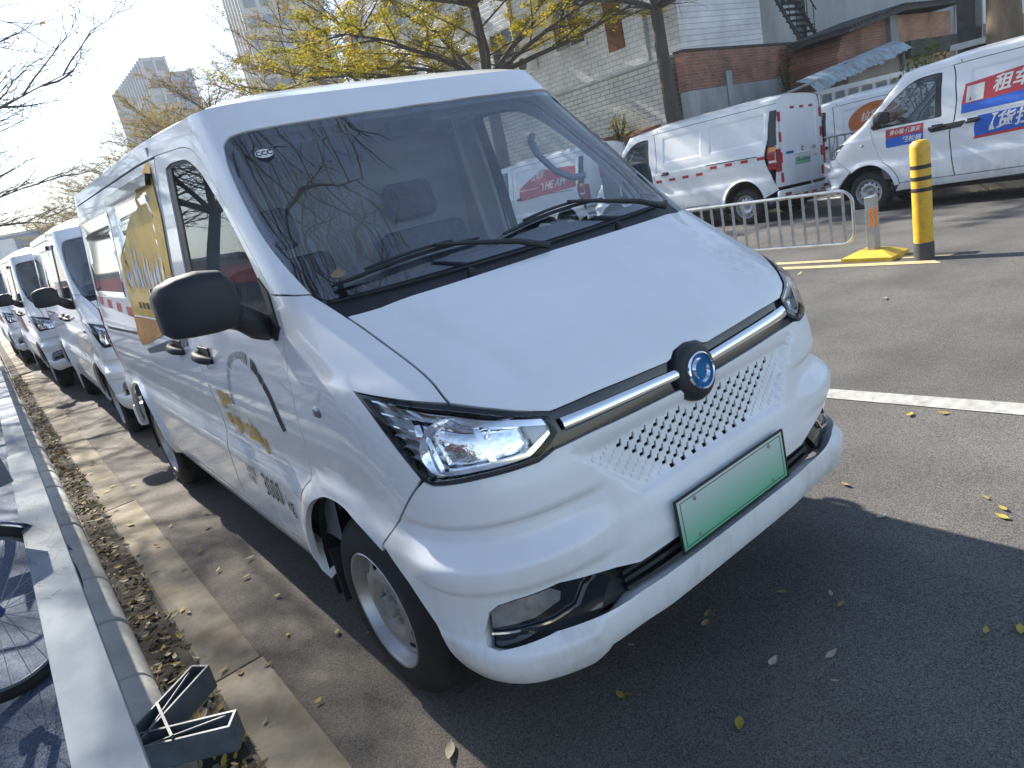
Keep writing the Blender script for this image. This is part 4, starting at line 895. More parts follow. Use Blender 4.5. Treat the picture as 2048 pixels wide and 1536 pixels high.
# white tiled block behind it
tb = empty('tiled_block', (0, 0, 0)); tag(tb, 'tall white tiled block with small windows behind the yellow tree', 'building')
part('wall', 'tile_white', tb, (16, 20, 12.1, 31, -.7, 15))
for k in range(5):
    for j in range(4): window_x(tb, 16, 16.3+3.3*k, 1.4+3.3*j+.2, 1.3, 1.35)
part('doorway', 'rust', tb, (15.97, 16.03, 14.1, 14.75, 4.3, 6.3)); part('doorway', 'rust', tb, (15.97, 16.03, 14.1, 14.75, 7.6, 9.6))
b = MB(); b.tube([(15.93, 18.9, -.7), (15.93, 18.9, 15)], .07, 8); b.tube([(15.93, 13.2, -.7), (15.93, 13.2, 15)], .05, 8); b.build('downpipe', 'pipe_grey', tb)
for k in range(3):
    z = 4.6+3.3*k; a = part('air_conditioner', 'plaster_white', tb, (15.55, 15.95, 18.0, 18.75, z, z+.55)); b = MB(); b.lathe([(.2, 0), (.2, .02), (.0, .02)], 18, frame((15.55, 18.3, z+.28), (-1, 0, 0))); b.build('fan_grille', 'steel_dark', a)
# white rendered block with outside stair
wb = empty('rendered_block', (0, 0, 0)); tag(wb, 'stained white rendered block with drainpipes and a steel outside stair', 'building')
part('wall', 'plaster_white', wb, (20.0, 45, 15.0, 30, -.7, 14)); part('pilaster', 'plaster_grey', wb, (21.9, 22.5, 14.85, 15.0, -.7, 14))
for k in range(7):
    for j in range(3): window_y(wb, 26.5+2.7*k, 15.0, 5.45+3.2*j, .9, .9)
window_y(wb, 22.95, 15.0, 5.35, .5, .6)
b = MB(); b.tube([(20.9, 14.93, 3.2), (20.9, 14.93, 14)], .09, 8); b.build('drainpipe', 'steel_dark', wb); b = MB(); b.tube([(24.0, 14.93, 3.2), (24.0, 14.93, 14)], .06, 8); b.build('drainpipe', 'pipe_grey', wb)
part('vent', 'steel_dark', wb, (22.1, 22.5, 14.7, 14.99, 3.95, 4.25))
so = part('soot_patch', 'plaster_grey', wb, (27.6, 29.9, 14.985, 15.02, 3.2, 4.55))
fs = empty('steel_stair', (0, 0, 0)); tag(fs, 'black steel outside stair with open treads against the white rendered block', 'stair')
A0, A1 = Vector((23.6, 14.75, 7.4)), Vector((24.55, 13.4, 3.75)); WD = Vector((1.2, 0, 0))
for o_ in (Vector((0, 0, 0)), WD):
    b = MB(); d = (A1-A0); b.tube([A0+o_, A1+o_], .07, 4); b.build('stringer', 'steel_dark', fs)
    b = MB(); b.tube([A0+o_+Vector((0, 0, 1)), A1+o_+Vector((0, 0, 1))], .025, 6)
    for k in range(8): q = A0.lerp(A1, (k+.5)/8)+o_; b.tube([q, q+Vector((0, 0, 1))], .016, 5)
    b.build('handrail', 'steel_dark', fs)
for k in range(17):
    q = A0.lerp(A1, (k+.5)/17); b = MB(); b.box(q.x, q.x+1.2, q.y-.13, q.y+.13, q.z-.02, q.z+.02); b.build('tread', 'steel_dark', fs)
# brick boundary wall running back from the pavement
bw = empty('brick_wall', (0, 0, 0)); tag(bw, 'weathered red brick wall above a grey cement base, running back from the tiled annexe', 'wall')
def slab(par, name, m, x0, x1, z0, z1, t=.24, dy=0.):
    Y = lambda x: 9.84+.14*(x-13)+dy; b = MB(); b.add([(x0, Y(x0), z0), (x1, Y(x1), z0), (x1, Y(x1)+t, z0), (x0, Y(x0)+t, z0), (x0, Y(x0), z1), (x1, Y(x1), z1), (x1, Y(x1)+t, z1), (x0, Y(x0)+t, z1)], [(0, 3, 2, 1), (4, 5, 6, 7), (0, 1, 5, 4), (1, 2, 6, 5), (2, 3, 7, 6), (3, 0, 4, 7)]); return b.build(name, m, par)
slab(bw, 'brickwork', 'brick_red', 13.02, 25.0, 2.42, 3.27); slab(bw, 'cement_base', 'plaster_grey', 13.02, 25.0, -.7, 2.41, dy=-.02); slab(bw, 'coping', 'roof_dark', 13.0, 25.0, 3.272, 3.33, .30, -.03)
for x in (14.9, 19.6): slab(bw, 'pier', 'plaster_grey', x, x+.3, 1.9, 2.75, .2, -.06)
# brick shed
bs = empty('brick_shed', (0, 0, 0)); tag(bs, 'red brick shed, part coloured sunlit orange, under a dark sagging roof beside the brick wall', 'building')
def shed(name, m, xz, y0, y1):
    n = len(xz); b = MB(); b.add([(x, y0, z) for x, z in xz]+[(x, y1, z) for x, z in xz], [tuple(range(n)), tuple(range(n, 2*n))[::-1]]+[(i, (i+1) % n, n+(i+1) % n, n+i) for i in range(n)]); return b.build(name, m, bs)
shed('brickwork', 'brick_red', [(18.4, -.7), (21.4, -.7), (21.4, 3.42), (18.7, 3.05), (18.4, 2.6)], 9.0, 10.4); shed('brickwork', 'brick_red_lit', [(21.6, -.7), (25.6, -.7), (25.6, 3.40), (21.6, 3.42)], 8.95, 10.4)
shed('pier', 'plaster_grey', [(21.25, -.7), (21.75, -.7), (21.75, 3.42), (21.25, 3.42)], 8.88, 9.0)
shed('roof', 'roof_dark', [(18.2, 3.05), (18.2, 3.12), (21.5, 3.62), (26.2, 3.72), (26.2, 3.56), (21.5, 3.45)], 8.55, 10.4)
b = MB(); b.tube([(25.75, 8.85, -.7), (25.75, 8.85, 3.5)], .05, 8); b.build('downpipe', 'plaster_white', bs)
b = MB()
for x0 in np.arange(18.4, 26.1, .2): b.tube([(x0, 8.55, 3.15+.15*(min(x0, 21.5)-18.2)/3.3*3+.01), (x0, 10.4, 3.15+.15*(min(x0, 21.5)-18.2)/3.3*3+.01)], .05, 5)
b.build('roof_sheet', 'roof_dark', bs)
# lean-to with blue corrugated edge
lt = empty('lean_to', (0, 0, 0)); tag(lt, 'tan lean-to under a ragged pale blue corrugated awning', 'building')
part('wall', 'plaster_tan', lt, (14.2, 22.0, 8.1, 8.3, -.7, 1.75), (17.0, 22.0, 8.08, 8.3, 1.75, 2.3))
V = []; F = []; n = 60; rr = random.Random(3)
for i in range(n+1):
    t = i/n; x = 14.9+5.0*t; z = 1.98+.58*t; w = .03*math.sin(i*1.6); j = rr.uniform(-.05, .04)
    V += [(x, 8.25+w*.3, z+.10), (x, 7.95+w, z+.0), (x, 7.72+w, z-.22+j)]
for i in range(n): F += [(3*i, 3*i+3, 3*i+4, 3*i+1), (3*i+1, 3*i+4, 3*i+5, 3*i+2)]
b = MB(); b.add(V, F); b.build('awning', 'awning_blue', lt)
b = MB(); b.tube([(12.9, 8.0, 1.72), (15.3, 7.9, 2.02)], .03, 6); b.build('beam', 'pipe_grey', lt); b = MB(); b.tube([(19.9, 8.0, -.7), (19.9, 8.0, 2.5)], .05, 6); b.build('column', 'pipe_grey', lt)
part('painted_shade', 'roof_dark', lt, (19.9, 23.5, 7.8, 8.0, 2.15, 2.55))  # solid dark box standing in for shade beside the awning
# panelled hoarding with white posts behind the far vans
pf = empty('panel_hoarding', (0, 0, 0)); tag(pf, 'grey panel hoarding with white posts behind the van with the orange roundel', 'fence')
for k in range(17):
    y = 3.2+.30*k; part('post', 'plaster_white', pf, (14.92, 15.0, y-.035, y+.035, -.7, 1.66)); 
    if k < 16: part('sheet', 'plaster_grey', pf, (14.98, 15.01, y+.036, y+.264, -.7, 1.62))
part('top_rail', 'plaster_white', pf, (14.90, 15.02, 3.1, 8.1, 1.66, 1.76))
bwl = empty('garden_wall', (0, 0, 0)); tag(bwl, 'dark mossy wall with a capped pillar behind the thick tree trunk', 'wall')
part('wall', 'plaster_grey', bwl, (14.2, 14.5, -6, 4.2, -.7, 2.2)); pp = part('pillar', 'steel_dark', bwl, (13.3, 13.6, 3.9, 4.2, -.7, 1.85)); part('cap', 'concrete_grey', pp, (13.15, 13.75, 3.75, 4.35, 1.85, 1.95)); part('pillar', 'steel_dark', bwl, (14.0, 14.3, 4.25, 4.55, -.7, 6))
bb = empty('pale_house', (0, 0, 0)); tag(bb, 'pale house wall with a small window seen past the brick shed', 'building'); part('wall', 'plaster_white', bb, (27, 40, 8.5, 14.5, -.7, 9)); window_y(bb, 28.2, 8.5, 2.2, .7, 1.2); window_y(bb, 31.2, 8.5, 2.2, .7, 1.2)

# ------------------------------------------------------------------ far towers
def tower(name, label, az, dist, w, d, h, rot, wallm, base=0, floors=12, cols=6, frm=None, crown=None):
    t = empty(name, (0, 0, 0)); tag(t, label, 'building', 'towers far down the street')
    b = MB(); b.box(-w/2, w/2, -d/2, d/2, -2, h); b.build('wall', wallm, t)
    fh = h/floors
    for side_ in ('f', 's'):
        n = cols if side_ == 'f' else max(2, int(cols*d/w))
        L_ = w if side_ == 'f' else d
        for i in range(n):
            for j in range(1, floors):
                u0 = -L_/2+L_*(i+.18)/n; u1 = -L_/2+L_*(i+.82)/n; z0 = fh*(j+.2); z1 = fh*(j+.78); b = MB()
                if side_ == 'f': b.box(u0, u1, -d/2-.12, -d/2+.2, z0, z1)
                else: b.box(-w/2-.12, -w/2+.2, u0, u1, z0, z1)
                b.build('window', 'tower_glass', t)
        b = MB()
        for i in range(n+1):
            u = -L_/2+L_*i/n
            if side_ == 'f': b.box(u-.25, u+.25, -d/2-.45, -d/2-.002, 0, h)
            else: b.box(-w/2-.45, -w/2-.002, u-.25, u+.25, 0, h)
        b.build('fin', wallm, t)
    if crown: b = MB(); b.box(*crown[0]); b.build('roof_box', crown[1], t)
    t.location = (CAM_POS[0]+dist*math.sin(R(az)), CAM_POS[1]+dist*math.cos(R(az)), 0); t.rotation_euler = (0, 0, R(rot)); return t
tower('slab_tower', 'grey slab tower with window columns and a blue stair core above the trees', 13.9, 210, 5.2, 38, 44.5, 0, 'tower_grey', floors=12, cols=2, crown=((2.6, 8.5, -17, 0, -2, 41.5), 'tower_blue'))
tower('high_tower', 'very tall beige and glass tower rising out of the picture behind the trees', 24.2, 150, 14, 16, 62, -12, 'tower_beige', floors=18, cols=5, crown=((-3, 3, -3, 3, 62, 66), 'tower_grey'))
wh = empty('warehouse', (0, 0, 0)); tag(wh, 'blue sheet metal warehouse far down the street', 'building', ); b = MB(); b.box(4, 34, 175, 200, -1, 11.2); b.build('wall', 'blue_sheet', wh); b = MB(); b.box(3, 8, 160, 174, -1, 10.0); b.build('gable', 'plaster_white', wh); b = MB(); b.box(3.8, 34.4, 174.5, 200.5, 11.2, 11.7); b.build('roof', 'tower_grey', wh)

# ------------------------------------------------------------------ trees
def leaf_mat(name, c1, c2, tr=.5):
    m = bpy.data.materials.new(name); m.use_nodes = True; nt = m.node_tree; N = nt.nodes; L = nt.links; N.remove(N['Principled BSDF']); out = N['Material Output']
    tc = N.new('ShaderNodeTexCoord'); n = N.new('ShaderNodeTexNoise'); n.inputs['Scale'].default_value = 1.3; n.inputs['Detail'].default_value = 6; L.new(tc.outputs['Object'], n.inputs['Vector'])
    r = N.new('ShaderNodeValToRGB'); r.color_ramp.elements[0].position = .35; r.color_ramp.elements[1].position = .65; r.color_ramp.elements[0].color = (*c1, 1); r.color_ramp.elements[1].color = (*c2, 1); L.new(n.outputs['Fac'], r.inputs[0])
    d = N.new('ShaderNodeBsdfDiffuse'); t = N.new('ShaderNodeBsdfTranslucent'); L.new(r.outputs[0], d.inputs[0]); L.new(r.outputs[0], t.inputs[0])
    mx = N.new('ShaderNodeMixShader'); mx.inputs[0].default_value = tr; L.new(d.outputs[0], mx.inputs[1]); L.new(t.outputs[0], mx.inputs[2]); L.new(mx.outputs[0], out.inputs[0]); MATS[name] = m
leaf_mat('leaf_gold', (.24, .23, .03), (.52, .40, .03)); leaf_mat('leaf_olive', (.20, .18, .04), (.38, .29, .06)); leaf_mat('leaf_brown', (.20, .14, .05), (.30, .20, .06))
leaf_mat('leaf_green', (.05, .09, .02), (.22, .22, .04))
mat('bark', (.115, .095, .08), .95, col2=(.055, .048, .042), vscale=9, bump=.7, bscale=30, stretch=(1, 1, .3), detail=8)
mat('bark_pale', (.24, .17, .11), .95, col2=(.11, .085, .065), vscale=6, bump=.6, bscale=25, stretch=(1, 1, .3), detail=8)
def tree_mesh(seed, fork, H, spread, leaves, trunk_r, limbs=7, tiers=2, leaf=.055, twig_n=7, sub_n=7, droop=0.):
    g = random.Random(seed); W = MB(); LV = []; LF = []
    def leafcard(p, s):
        a = g.uniform(0, 6.28); e = g.gauss(0, .5); t = Vector((math.cos(a), math.sin(a), e*.6)).normalized(); n = Vector((g.gauss(0, .5), g.gauss(0, .5), 1)).normalized(); w = t.cross(n).normalized()
        o = len(LV); LV.extend([p, p+t*s*.5+w*s*.28, p+t*s, p+t*s*.5-w*s*.28]); LF.append((o, o+1, o+2, o+3))
    def curve(p, d, L, k, up, wob):
        pts = [p.copy()]; q = p.copy(); dd = d.copy()
        for i in range(k):
            dd = (dd+Vector((g.gauss(0, wob), g.gauss(0, wob), g.gauss(0, wob)+up))).normalized(); q = q+dd*(L/k); pts.append(q.copy())
        return pts, dd
    base = Vector((0, 0, -.3)); tp, _ = curve(base, Vector((g.gauss(0, .03), g.gauss(0, .03), 1)), fork+.3, 6, .05, .035)
    W.tube(tp, [trunk_r*(1.25-.45*i/6) for i in range(7)], 10); top = tp[-1]
    lp, _ = curve(top, Vector((g.gauss(0, .08), g.gauss(0, .08), 1)), H-fork, 6, .1, .07); W.tube(lp, [trunk_r*(.62-.56*i/6) for i in range(7)], 7)
    starts = []
    for t in range(tiers+1):
        for k in range(limbs if t == 0 else limbs-2):
            h = t/(tiers+.6); i0 = min(5, int(h*6)); f = h*6-i0; p = lp[i0].lerp(lp[i0+1], f); starts.append((p, (k+g.uniform(-.3, .3))/(limbs if t == 0 else limbs-2)*6.283+t*1.1, h))
    for (p, az, h) in starts:
        elev = R(g.uniform(14, 40)+12*h); d = Vector((math.cos(az)*math.cos(elev), math.sin(az)*math.cos(elev), math.sin(elev)))
        L = spread*(1-.50*h)*g.uniform(.8, 1.1); pts, dd = curve(p, d, L, 8, -.012-droop, .07); r0 = trunk_r*(.42-.2*h)
        W.tube(pts, [max(.006, r0*(1-.93*i/8)) for i in range(9)], 6)
        for j in range(sub_n):
            t = .22+.75*j/(sub_n-1); i0 = min(7, int(t*8)); q = pts[i0].lerp(pts[i0+1], t*8-i0); dl = (pts[i0+1]-pts[i0]).normalized()
            sd = 1 if j % 2 else -1; lat = dl.cross(Vector((0, 0, 1))).normalized()*sd; d2 = (dl*.75+lat*g.uniform(.6, 1.0)+Vector((0, 0, g.uniform(-.05, .28)))).normalized(); L2 = L*.42*(1-.55*t)+.45*g.uniform(.6, 1.3)
            p2, _ = curve(q, d2, L2, 5, .0, .10); W.tube(p2, [max(.004, r0*.34*(1-.9*i/5)) for i in range(6)], 4, cap=False)
            for k in range(twig_n):
                t2 = .2+.8*k/(twig_n-1) if twig_n > 1 else 1; i2 = min(4, int(t2*5)); q2 = p2[i2].lerp(p2[i2+1], min(1, t2*5-i2)); d3 = ((p2[i2+1]-p2[i2]).normalized()+Vector((g.gauss(0, .6), g.gauss(0, .6), g.gauss(.1, .3)))).normalized(); L3 = g.uniform(.25, .6)
                p3, _ = curve(q2, d3, L3, 3, .0, .15); W.tube(p3, [.006, .005, .004, .0025], 3, cap=False)
                for m_ in range(int(leaves+g.random())):
                    c = p3[0].lerp(p3[-1], g.random()); leafcard(c+Vector((g.gauss(0, .07), g.gauss(0, .07), g.gauss(0, .035))), leaf*g.uniform(.7, 1.35))
    return W, LV, LF
def make_tree(name, label, grp, loc_, rz, args, leafm, bark='bark', cat='tree'):
    W, LV, LF = tree_mesh(**args); t = empty(name, loc_, rz); tag(t, label, cat, grp); W.build('trunk', bark, t, smooth=True)
    if LF: mesh('crown', LV, LF, leafm, t)
    return t
GF = 'street trees along the far pavement'
t1 = make_tree('street_tree', 'yellow leaved tree with spreading tiered branches in front of the white tiled block', GF, (12, 16.0, -.16), 0, dict(seed=5, fork=4.2, H=9.5, spread=6.3, leaves=68, trunk_r=.20, limbs=9, tiers=2, sub_n=9, twig_n=8, leaf=.072), 'leaf_gold')
t2 = make_tree('street_tree', 'nearly bare tree with a dark straight trunk between the cream annexe and the brick wall', GF, (12, 9.55, -.16), 0, dict(seed=11, fork=4.3, H=9, spread=4.2, leaves=.5, trunk_r=.155, limbs=7, tiers=2, leaf=.07), 'leaf_gold')
t3 = make_tree('street_tree', 'thick pale trunk of a street tree behind the van with the red and blue stickers', GF, (12.2, 3.3, -.16), 0, dict(seed=14, fork=4.6, H=9, spread=4.2, leaves=1.5, trunk_r=.24, limbs=6, tiers=2, leaf=.07), 'leaf_olive', 'bark_pale')
lab = ['olive and gold street tree next beyond the yellow leaved tree', 'brownish street tree in front of the very tall tower', 'brownish street tree below the grey slab tower', 'thin brown street tree at the far end of the row, nearest the warehouse', 'brown street tree beyond the roof of the nearest van']
src = make_tree('street_tree', lab[0], GF, (12, 22.5, -.16), 1., dict(seed=21, fork=3.6, H=8.6, spread=5.0, leaves=26, trunk_r=.17, limbs=9, tiers=2, leaf=.072), 'leaf_olive')
src2 = make_tree('street_tree', lab[1], GF, (12, 30, -.16), 2., dict(seed=33, fork=3.6, H=8.8, spread=4.8, leaves=24, trunk_r=.16, limbs=9, tiers=2, leaf=.074), 'leaf_brown')
for k, (yy, lb) in enumerate(((39, lab[4]), (47, 'brownish street tree just right of the blue stair core of the slab tower'), (56, lab[2]), (66, 'brown street tree between the slab tower and the bare near-side tree'), (78, 'thin brown street tree next beyond the slab tower towards the warehouse'), (92, lab[3]), (108, lab[3]), (126, lab[3]))):
    c = copy_tree((src2, src)[k % 2]); c.location = (12-.02*yy+.8, yy, -.16); c.rotation_euler = (0, 0, k*1.3+.4); c.scale = (1.05+.05*(k % 3),)*3; c['label'] = lb
GN = 'bare trees along the near pavement'
n1 = make_tree('bare_tree', 'bare near-side tree whose fine branches reach over the parked vans', GN, (-3.3, 11.2, .1), .6, dict(seed=41, fork=2.6, H=8.5, spread=4.3, leaves=2.4, trunk_r=.115, limbs=10, tiers=3, leaf=.05, sub_n=12, twig_n=10), 'leaf_brown')
n2 = make_tree('bare_tree', 'bare tree overhead mirrored in the windscreen of the nearest van', GN, (-2.6, .9, .1), .2, dict(seed=52, fork=3.6, H=9.0, spread=6.2, leaves=.9, trunk_r=.13, limbs=10, tiers=3, leaf=.06, sub_n=13, twig_n=10), 'leaf_olive')
c = copy_tree(n1); c.location = (-2.6, 19.5, .1); c.rotation_euler = (0, 0, 2.2); c['label'] = 'bare near-side tree farther along behind the row of parked vans'
# shrubs
def shrub(name, label, loc_, rx, rz_, n, m):
    g = random.Random(len(label)); t = empty(name, loc_); tag(t, label, 'shrub', 'shrubs by the far walls'); V = []; F = []; W = MB()
    for k in range(14):
        a = g.uniform(0, 6.28); W.tube([(0, 0, 0), (rx*.5*math.cos(a), rx*.5*math.sin(a), rz_*.5), (rx*.8*math.cos(a), rx*.8*math.sin(a), rz_*g.uniform(.6, 1))], [.02, .012, .005], 4)
    W.build('stems', 'bark', t)
    for k in range(n):
        u = Vector((g.gauss(0, 1), g.gauss(0, 1), g.gauss(0, 1))).normalized()*g.uniform(.45, 1.05); p = Vector((u.x*rx, u.y*rx, rz_*.55+u.z*rz_*.5)); s = g.uniform(.05, .10)
        t1_ = Vector((g.gauss(0, 1), g.gauss(0, 1), g.gauss(0, .6))).normalized(); n_ = Vector((g.gauss(0, 1), g.gauss(0, 1), g.gauss(.5, 1))).normalized(); w = t1_.cross(n_).normalized(); o = len(V)
        V += [p, p+t1_*s*.5+w*s*.3, p+t1_*s, p+t1_*s*.5-w*s*.3]; F.append((o, o+1, o+2, o+3))
    mesh('foliage', V, F, m, t); return t
shrub('shrub', 'yellow green shrub beside the capped pillar', (13.2, 4.75, -.16), .55, 2.2, 1500, 'leaf_green')
shrub('shrub', 'dark green shrub spilling over the garden wall behind the thick trunk', (14.1, 2.6, 1.2), .8, 1.3, 1300, 'leaf_green')
shrub('shrub', 'straggly shrub on the brick wall above the blue awning', (18.5, 10.6, 1.9), .7, 1.0, 700, 'leaf_olive')
shrub('shrub', 'small bright sapling against the cream tiled annexe', (12.6, 11.75, 1.6), .28, .75, 160, 'leaf_gold')
for k in range(2):
    b = MB(); pts = []
    for i in range(25):
        t = i/24; pts.append((-6+26*t, 2.0+2.2*k+1.4*t, 7.4+.4*k-1.1*math.sin(math.pi*t))); 
    b.tube(pts, .016, 6); tag(b.build('overhead_cable', 'black_plastic'), 'thin black overhead cable mirrored in the windscreen', 'cable', 'overhead cables above the road')

# long shop row on the near side, mirrored in the side glass
sr = empty('shop_row', (0, 0, 0)); tag(sr, 'long low shop row with a red sign band, mirrored in the side glass', 'building')
part('wall', 'plaster_tan', sr, (-16, -11, -12, 150, -.1, 3.3)); part('sign_band', 'shop_red', sr, (-11.25, -10.9, -12, 150, 1.9, 2.8)); part('cornice', 'plaster_grey', sr, (-16.2, -10.8, -12.2, 150, 3.3, 3.5))
for k in range(38): part('shopfront', 'window_dark', sr, (-11.12, -10.98, -11+4.2*k, -7.6+4.2*k, .2, 1.85))

# thin winter haze over the whole street
hz = bpy.data.materials.new('haze_air'); hz.use_nodes = True; N = hz.node_tree.nodes; N.remove(N['Principled BSDF']); pv = N.new('ShaderNodeVolumePrincipled'); pv.inputs['Color'].default_value = (.93, .95, .97, 1); pv.inputs['Density'].default_value = HAZE; pv.inputs['Anisotropy'].default_value = 0.
hz.node_tree.links.new(pv.outputs[0], N['Material Output'].inputs['Volume']); MATS['haze_air'] = hz
if HAZE: b = MB(); b.box(-720, 720, -320, 1520, -3.2, 75); tag(b.build('haze', 'haze_air'), kind='stuff')

# ------------------------------------------------------------------ vehicles
def flank_text(van, s, body, size, y, z, m, shear=0, bold=0, tilt=0., stretch=1., name='lettering', off=.0035):
    V, F = text_mesh(body, size, shear, bold); ct, sn = math.cos(tilt), math.sin(tilt)
    def place(v):
        x, h = v[0]*stretch, v[1]; x, h = x*ct-h*sn, x*sn+h*ct; zz = z+h; yy = y+s*x
        return (s*uy(yy, zz), zz)
    return sticker(name, V, F, place, m, van, off)
def flank_patch(van, s, pts, m, name='decal', off=.002, step=.06):
    return panel(name, side(s, yz(pts)), skin, m, van, step=step, rim=0, off=off)

main = make_van('cargo_van', (0, 0, 0), 0, 'white electric cargo van with blue round emblem and a yellow decal, parked by the kerb')
SKIP = ('plate_bolt', 'plate_border', 'screen_sticker', 'arc_dash', 'pressed_mark', 'wheel_nut', 'rib', 'washer_nozzle', 'grille_slat', 'key_cylinder', 'fog_reflector', 'bulb_shield', 'emblem_blade', 'decal', 'lettering', 'tape', 'divider', 'position_lamp', 'emblem_ring', 'fog_trim', 'blade_holder')
TIL = -math.atan(.055)
def clone(loc_, rz, label, grp, tilt=0., skip=SKIP, name='cargo_van'):
    c = copy_tree(main, None, skip); c.name = name; c.location = loc_; c.rotation_euler = (0, tilt, rz); c['label'] = label; c['group'] = grp; return c
GR = 'white vans parked in line behind the nearest one'
vb = clone((.02, 5.14, 0), R(-.3), 'white van parked directly behind the van with the yellow decal', GR)
vc = clone((-.13, 9.62, 0), R(.6), 'white van with a small red and blue sticker on its nose, next but one behind', GR)
vd = clone((-.30, 14.6, 0), R(.6), 'white van with red flank sticker, last in the line by the kerb', GR)
GO = 'white vans parked on the opposite side'
NOWIN = SKIP+('flank_window', 'rain_visor')
v2 = clone((10.05, 9.95, -.262), math.pi, 'plain white van seen from behind with green plate and red and white tape', GO, TIL, NOWIN)
v3 = clone((10.12, 4.87, -.265), math.pi, 'pale van with red and blue lettered stickers behind the yellow bollard', GO, TIL, skip=NOWIN)
v4 = clone((13.7, 8.35, -.46), math.pi, 'white van with an orange roundel beyond the opposite row', GO, skip=NOWIN)
v5 = clone((10.35, 14.75, -.28), math.pi, 'white van with a red slanted sticker seen through the windscreen of the nearest van', GO, TIL, NOWIN)
main['group'] = GR

# decals of the nearest van (right flank)
s = -1
yl = flank_patch(main, s, [(2.055, 1.770), (1.99, 1.770), (1.965, 1.60), (1.985, 1.35), (1.985, 1.17), (2.60, 1.165), (3.03, 1.165), (3.05, 1.45), (2.71, 1.60)], 'sticker_yellow', off=.0045)
flank_patch(main, s, [(1.985, 1.16), (2.60, 1.155), (3.035, 1.155), (3.04, 1.02), (3.00, 1.0)], 'sticker_orange', off=.0045)
flank_patch(main, s, [(1.985, 1.12), (2.95, .985), (2.90, .965), (1.985, 1.07)], 'plastic_grey', off=.005)  # grey stripe painted as a shadow along the decal's lower edge
g = random.Random(8)
for k in range(16):                                        # worn white brush lettering on the yellow
    y0 = 2.08+.055*k+g.uniform(-.02, .02); z0 = 1.26+g.uniform(-.03, .05); L_ = g.uniform(.10, .26); w = g.uniform(.014, .030)
    flank_patch(main, s, [(y0, z0), (y0+w, z0+.01), (y0+w+.05, z0+L_*.5), (y0+w+.02, z0+L_), (y0+.03, z0+L_*.95), (y0+.03, z0+L_*.5)], 'sticker_white', off=.006, step=.1)
for k in range(7): flank_patch(main, s, [(2.2+.09*k, 1.205), (2.25+.09*k, 1.205), (2.26+.09*k, 1.235), (2.22+.09*k, 1.235)], 'sticker_black', off=.006, step=.1)
for k in range(13):
    y0 = 2.12+.155*k; zz = 1.105+.045*(y0-2.1)
    if 2.2 < y0 < 3.0: continue
    flank_patch(main, s, [(y0, zz), (y0+.145, zz+.006), (y0+.145, zz+.056), (y0, zz+.05)], 'sticker_red' if k % 2 == 0 else 'sticker_white', 'tape', off=.003, step=.1)
ARC = smooth_poly([(1.591, .861), (1.573, .918), (1.503, .998), (1.442, 1.045), (1.38, 1.076), (1.291, 1.088), (1.203, 1.076), (1.153, 1.052), (1.123, 1.012), (1.100, .970), (1.094, .921), (1.084, .862)], sub=6)
A = resample(ARC, .030, False)
for k in range(len(A)-1):                                  # broken black arc
    t = k/len(A); p = A[k]; d = A[k+1]-A[k]; d = d/np.hypot(*d); n = np.array([-d[1], d[0]]); w = .013+.005*(t > .45); ln_ = .006+.009*min(1, max(0, (t-.35)*2.5)); 
    if g.random() < .08: continue
    q = [p-n*w+d*.002, p+n*w+d*.006, p+n*w+d*(ln_+.004), p-n*w+d*ln_]; flank_patch(main, s, [tuple(v) for v in q], 'sticker_black', 'arc_dash', off=.0025, step=.1)
flank_text(main, s, '限载', .085, 1.70, .862, 'sticker_yellow', bold=.002); flank_text(main, s, '人', .08, 1.47, .79, 'sticker_yellow', bold=.001)
flank_text(main, s, '载质1230', .088, 1.60, .765, 'sticker_yellow', bold=.002); flank_text(main, s, 'kg', .085, 1.39, .755, 'sticker_yellow', bold=.002)
flank_text(main, s, '总质量', .040, 1.64, .590, 'sticker_black'); flank_text(main, s, '外廓', .040, 1.66, .545, 'sticker_black')
flank_text(main, s, '3000', .135, 1.42, .560, 'sticker_black', stretch=.72); flank_text(main, s, 'kg', .09, 1.255, .545, 'sticker_black', stretch=.8)
# round certification sticker on the glass
def glass_sticker():
    Q0 = np.array([-.706, 1.672]); el = [(Q0[0]+.0175*math.cos(2*math.pi*i/24), Q0[1]+.0135*math.sin(2*math.pi*i/24)) for i in range(24)]
    o = panel('screen_sticker', el, skin, 'sticker_white', main, step=.02, rim=0, off=.002)
    V, F = text_mesh('CCC', .019, bold=.0006); sticker('lettering', V, F, lambda v: (Q0[0]+v[0]*.80, Q0[1]+v[1]), 'sticker_black', o, .003)
glass_sticker()
# tape, plate and badges of the plain white van
for sd_, y0, y1 in ((1, 2.0, 4.25),):
    k = 0; y_ = 1.0
    while y_ < 4.2:
        zz = .93 if y_ < 3.0 else 1.0
        flank_patch(v2, 1, [(y_, zz-.02), (y_+.14, zz-.02), (y_+.14, zz+.03), (y_, zz+.03)], 'sticker_red' if k % 2 == 0 else 'sticker_white', 'tape', off=.003, step=.1); y_ += .155; k += 1
def rear_text(van, body, size, x, z, m, y=REAR_Y-.0015, bold=0, name='lettering'):
    V, F = text_mesh(body, size, 0, bold); return mesh(name, [(x-v[0], y, z+v[1]) for v in V], F, m, van)
rear_text(v2, '粤B·AG4969', .085, 0, .93, 'sticker_black', y=REAR_Y-.0025, bold=.001)
rear_text(v2, '东风', .06, -.36, 1.10, 'sticker_black', bold=.001); rear_text(v2, 'EM26', .045, -.40, .97, 'sticker_black')
b = MB(); b.box(.28, .50, REAR_Y-.010, REAR_Y-.004, 1.055, 1.095); b.build('badge', 'emblem_blue', v2)
for k in range(6):
    b = MB(); b.box(-.42+.145*k, -.30+.145*k, REAR_Y-.030, REAR_Y-.022, 1.755, 1.795); b.build('tape', 'sticker_red' if k % 2 == 0 else 'sticker_white', v2)
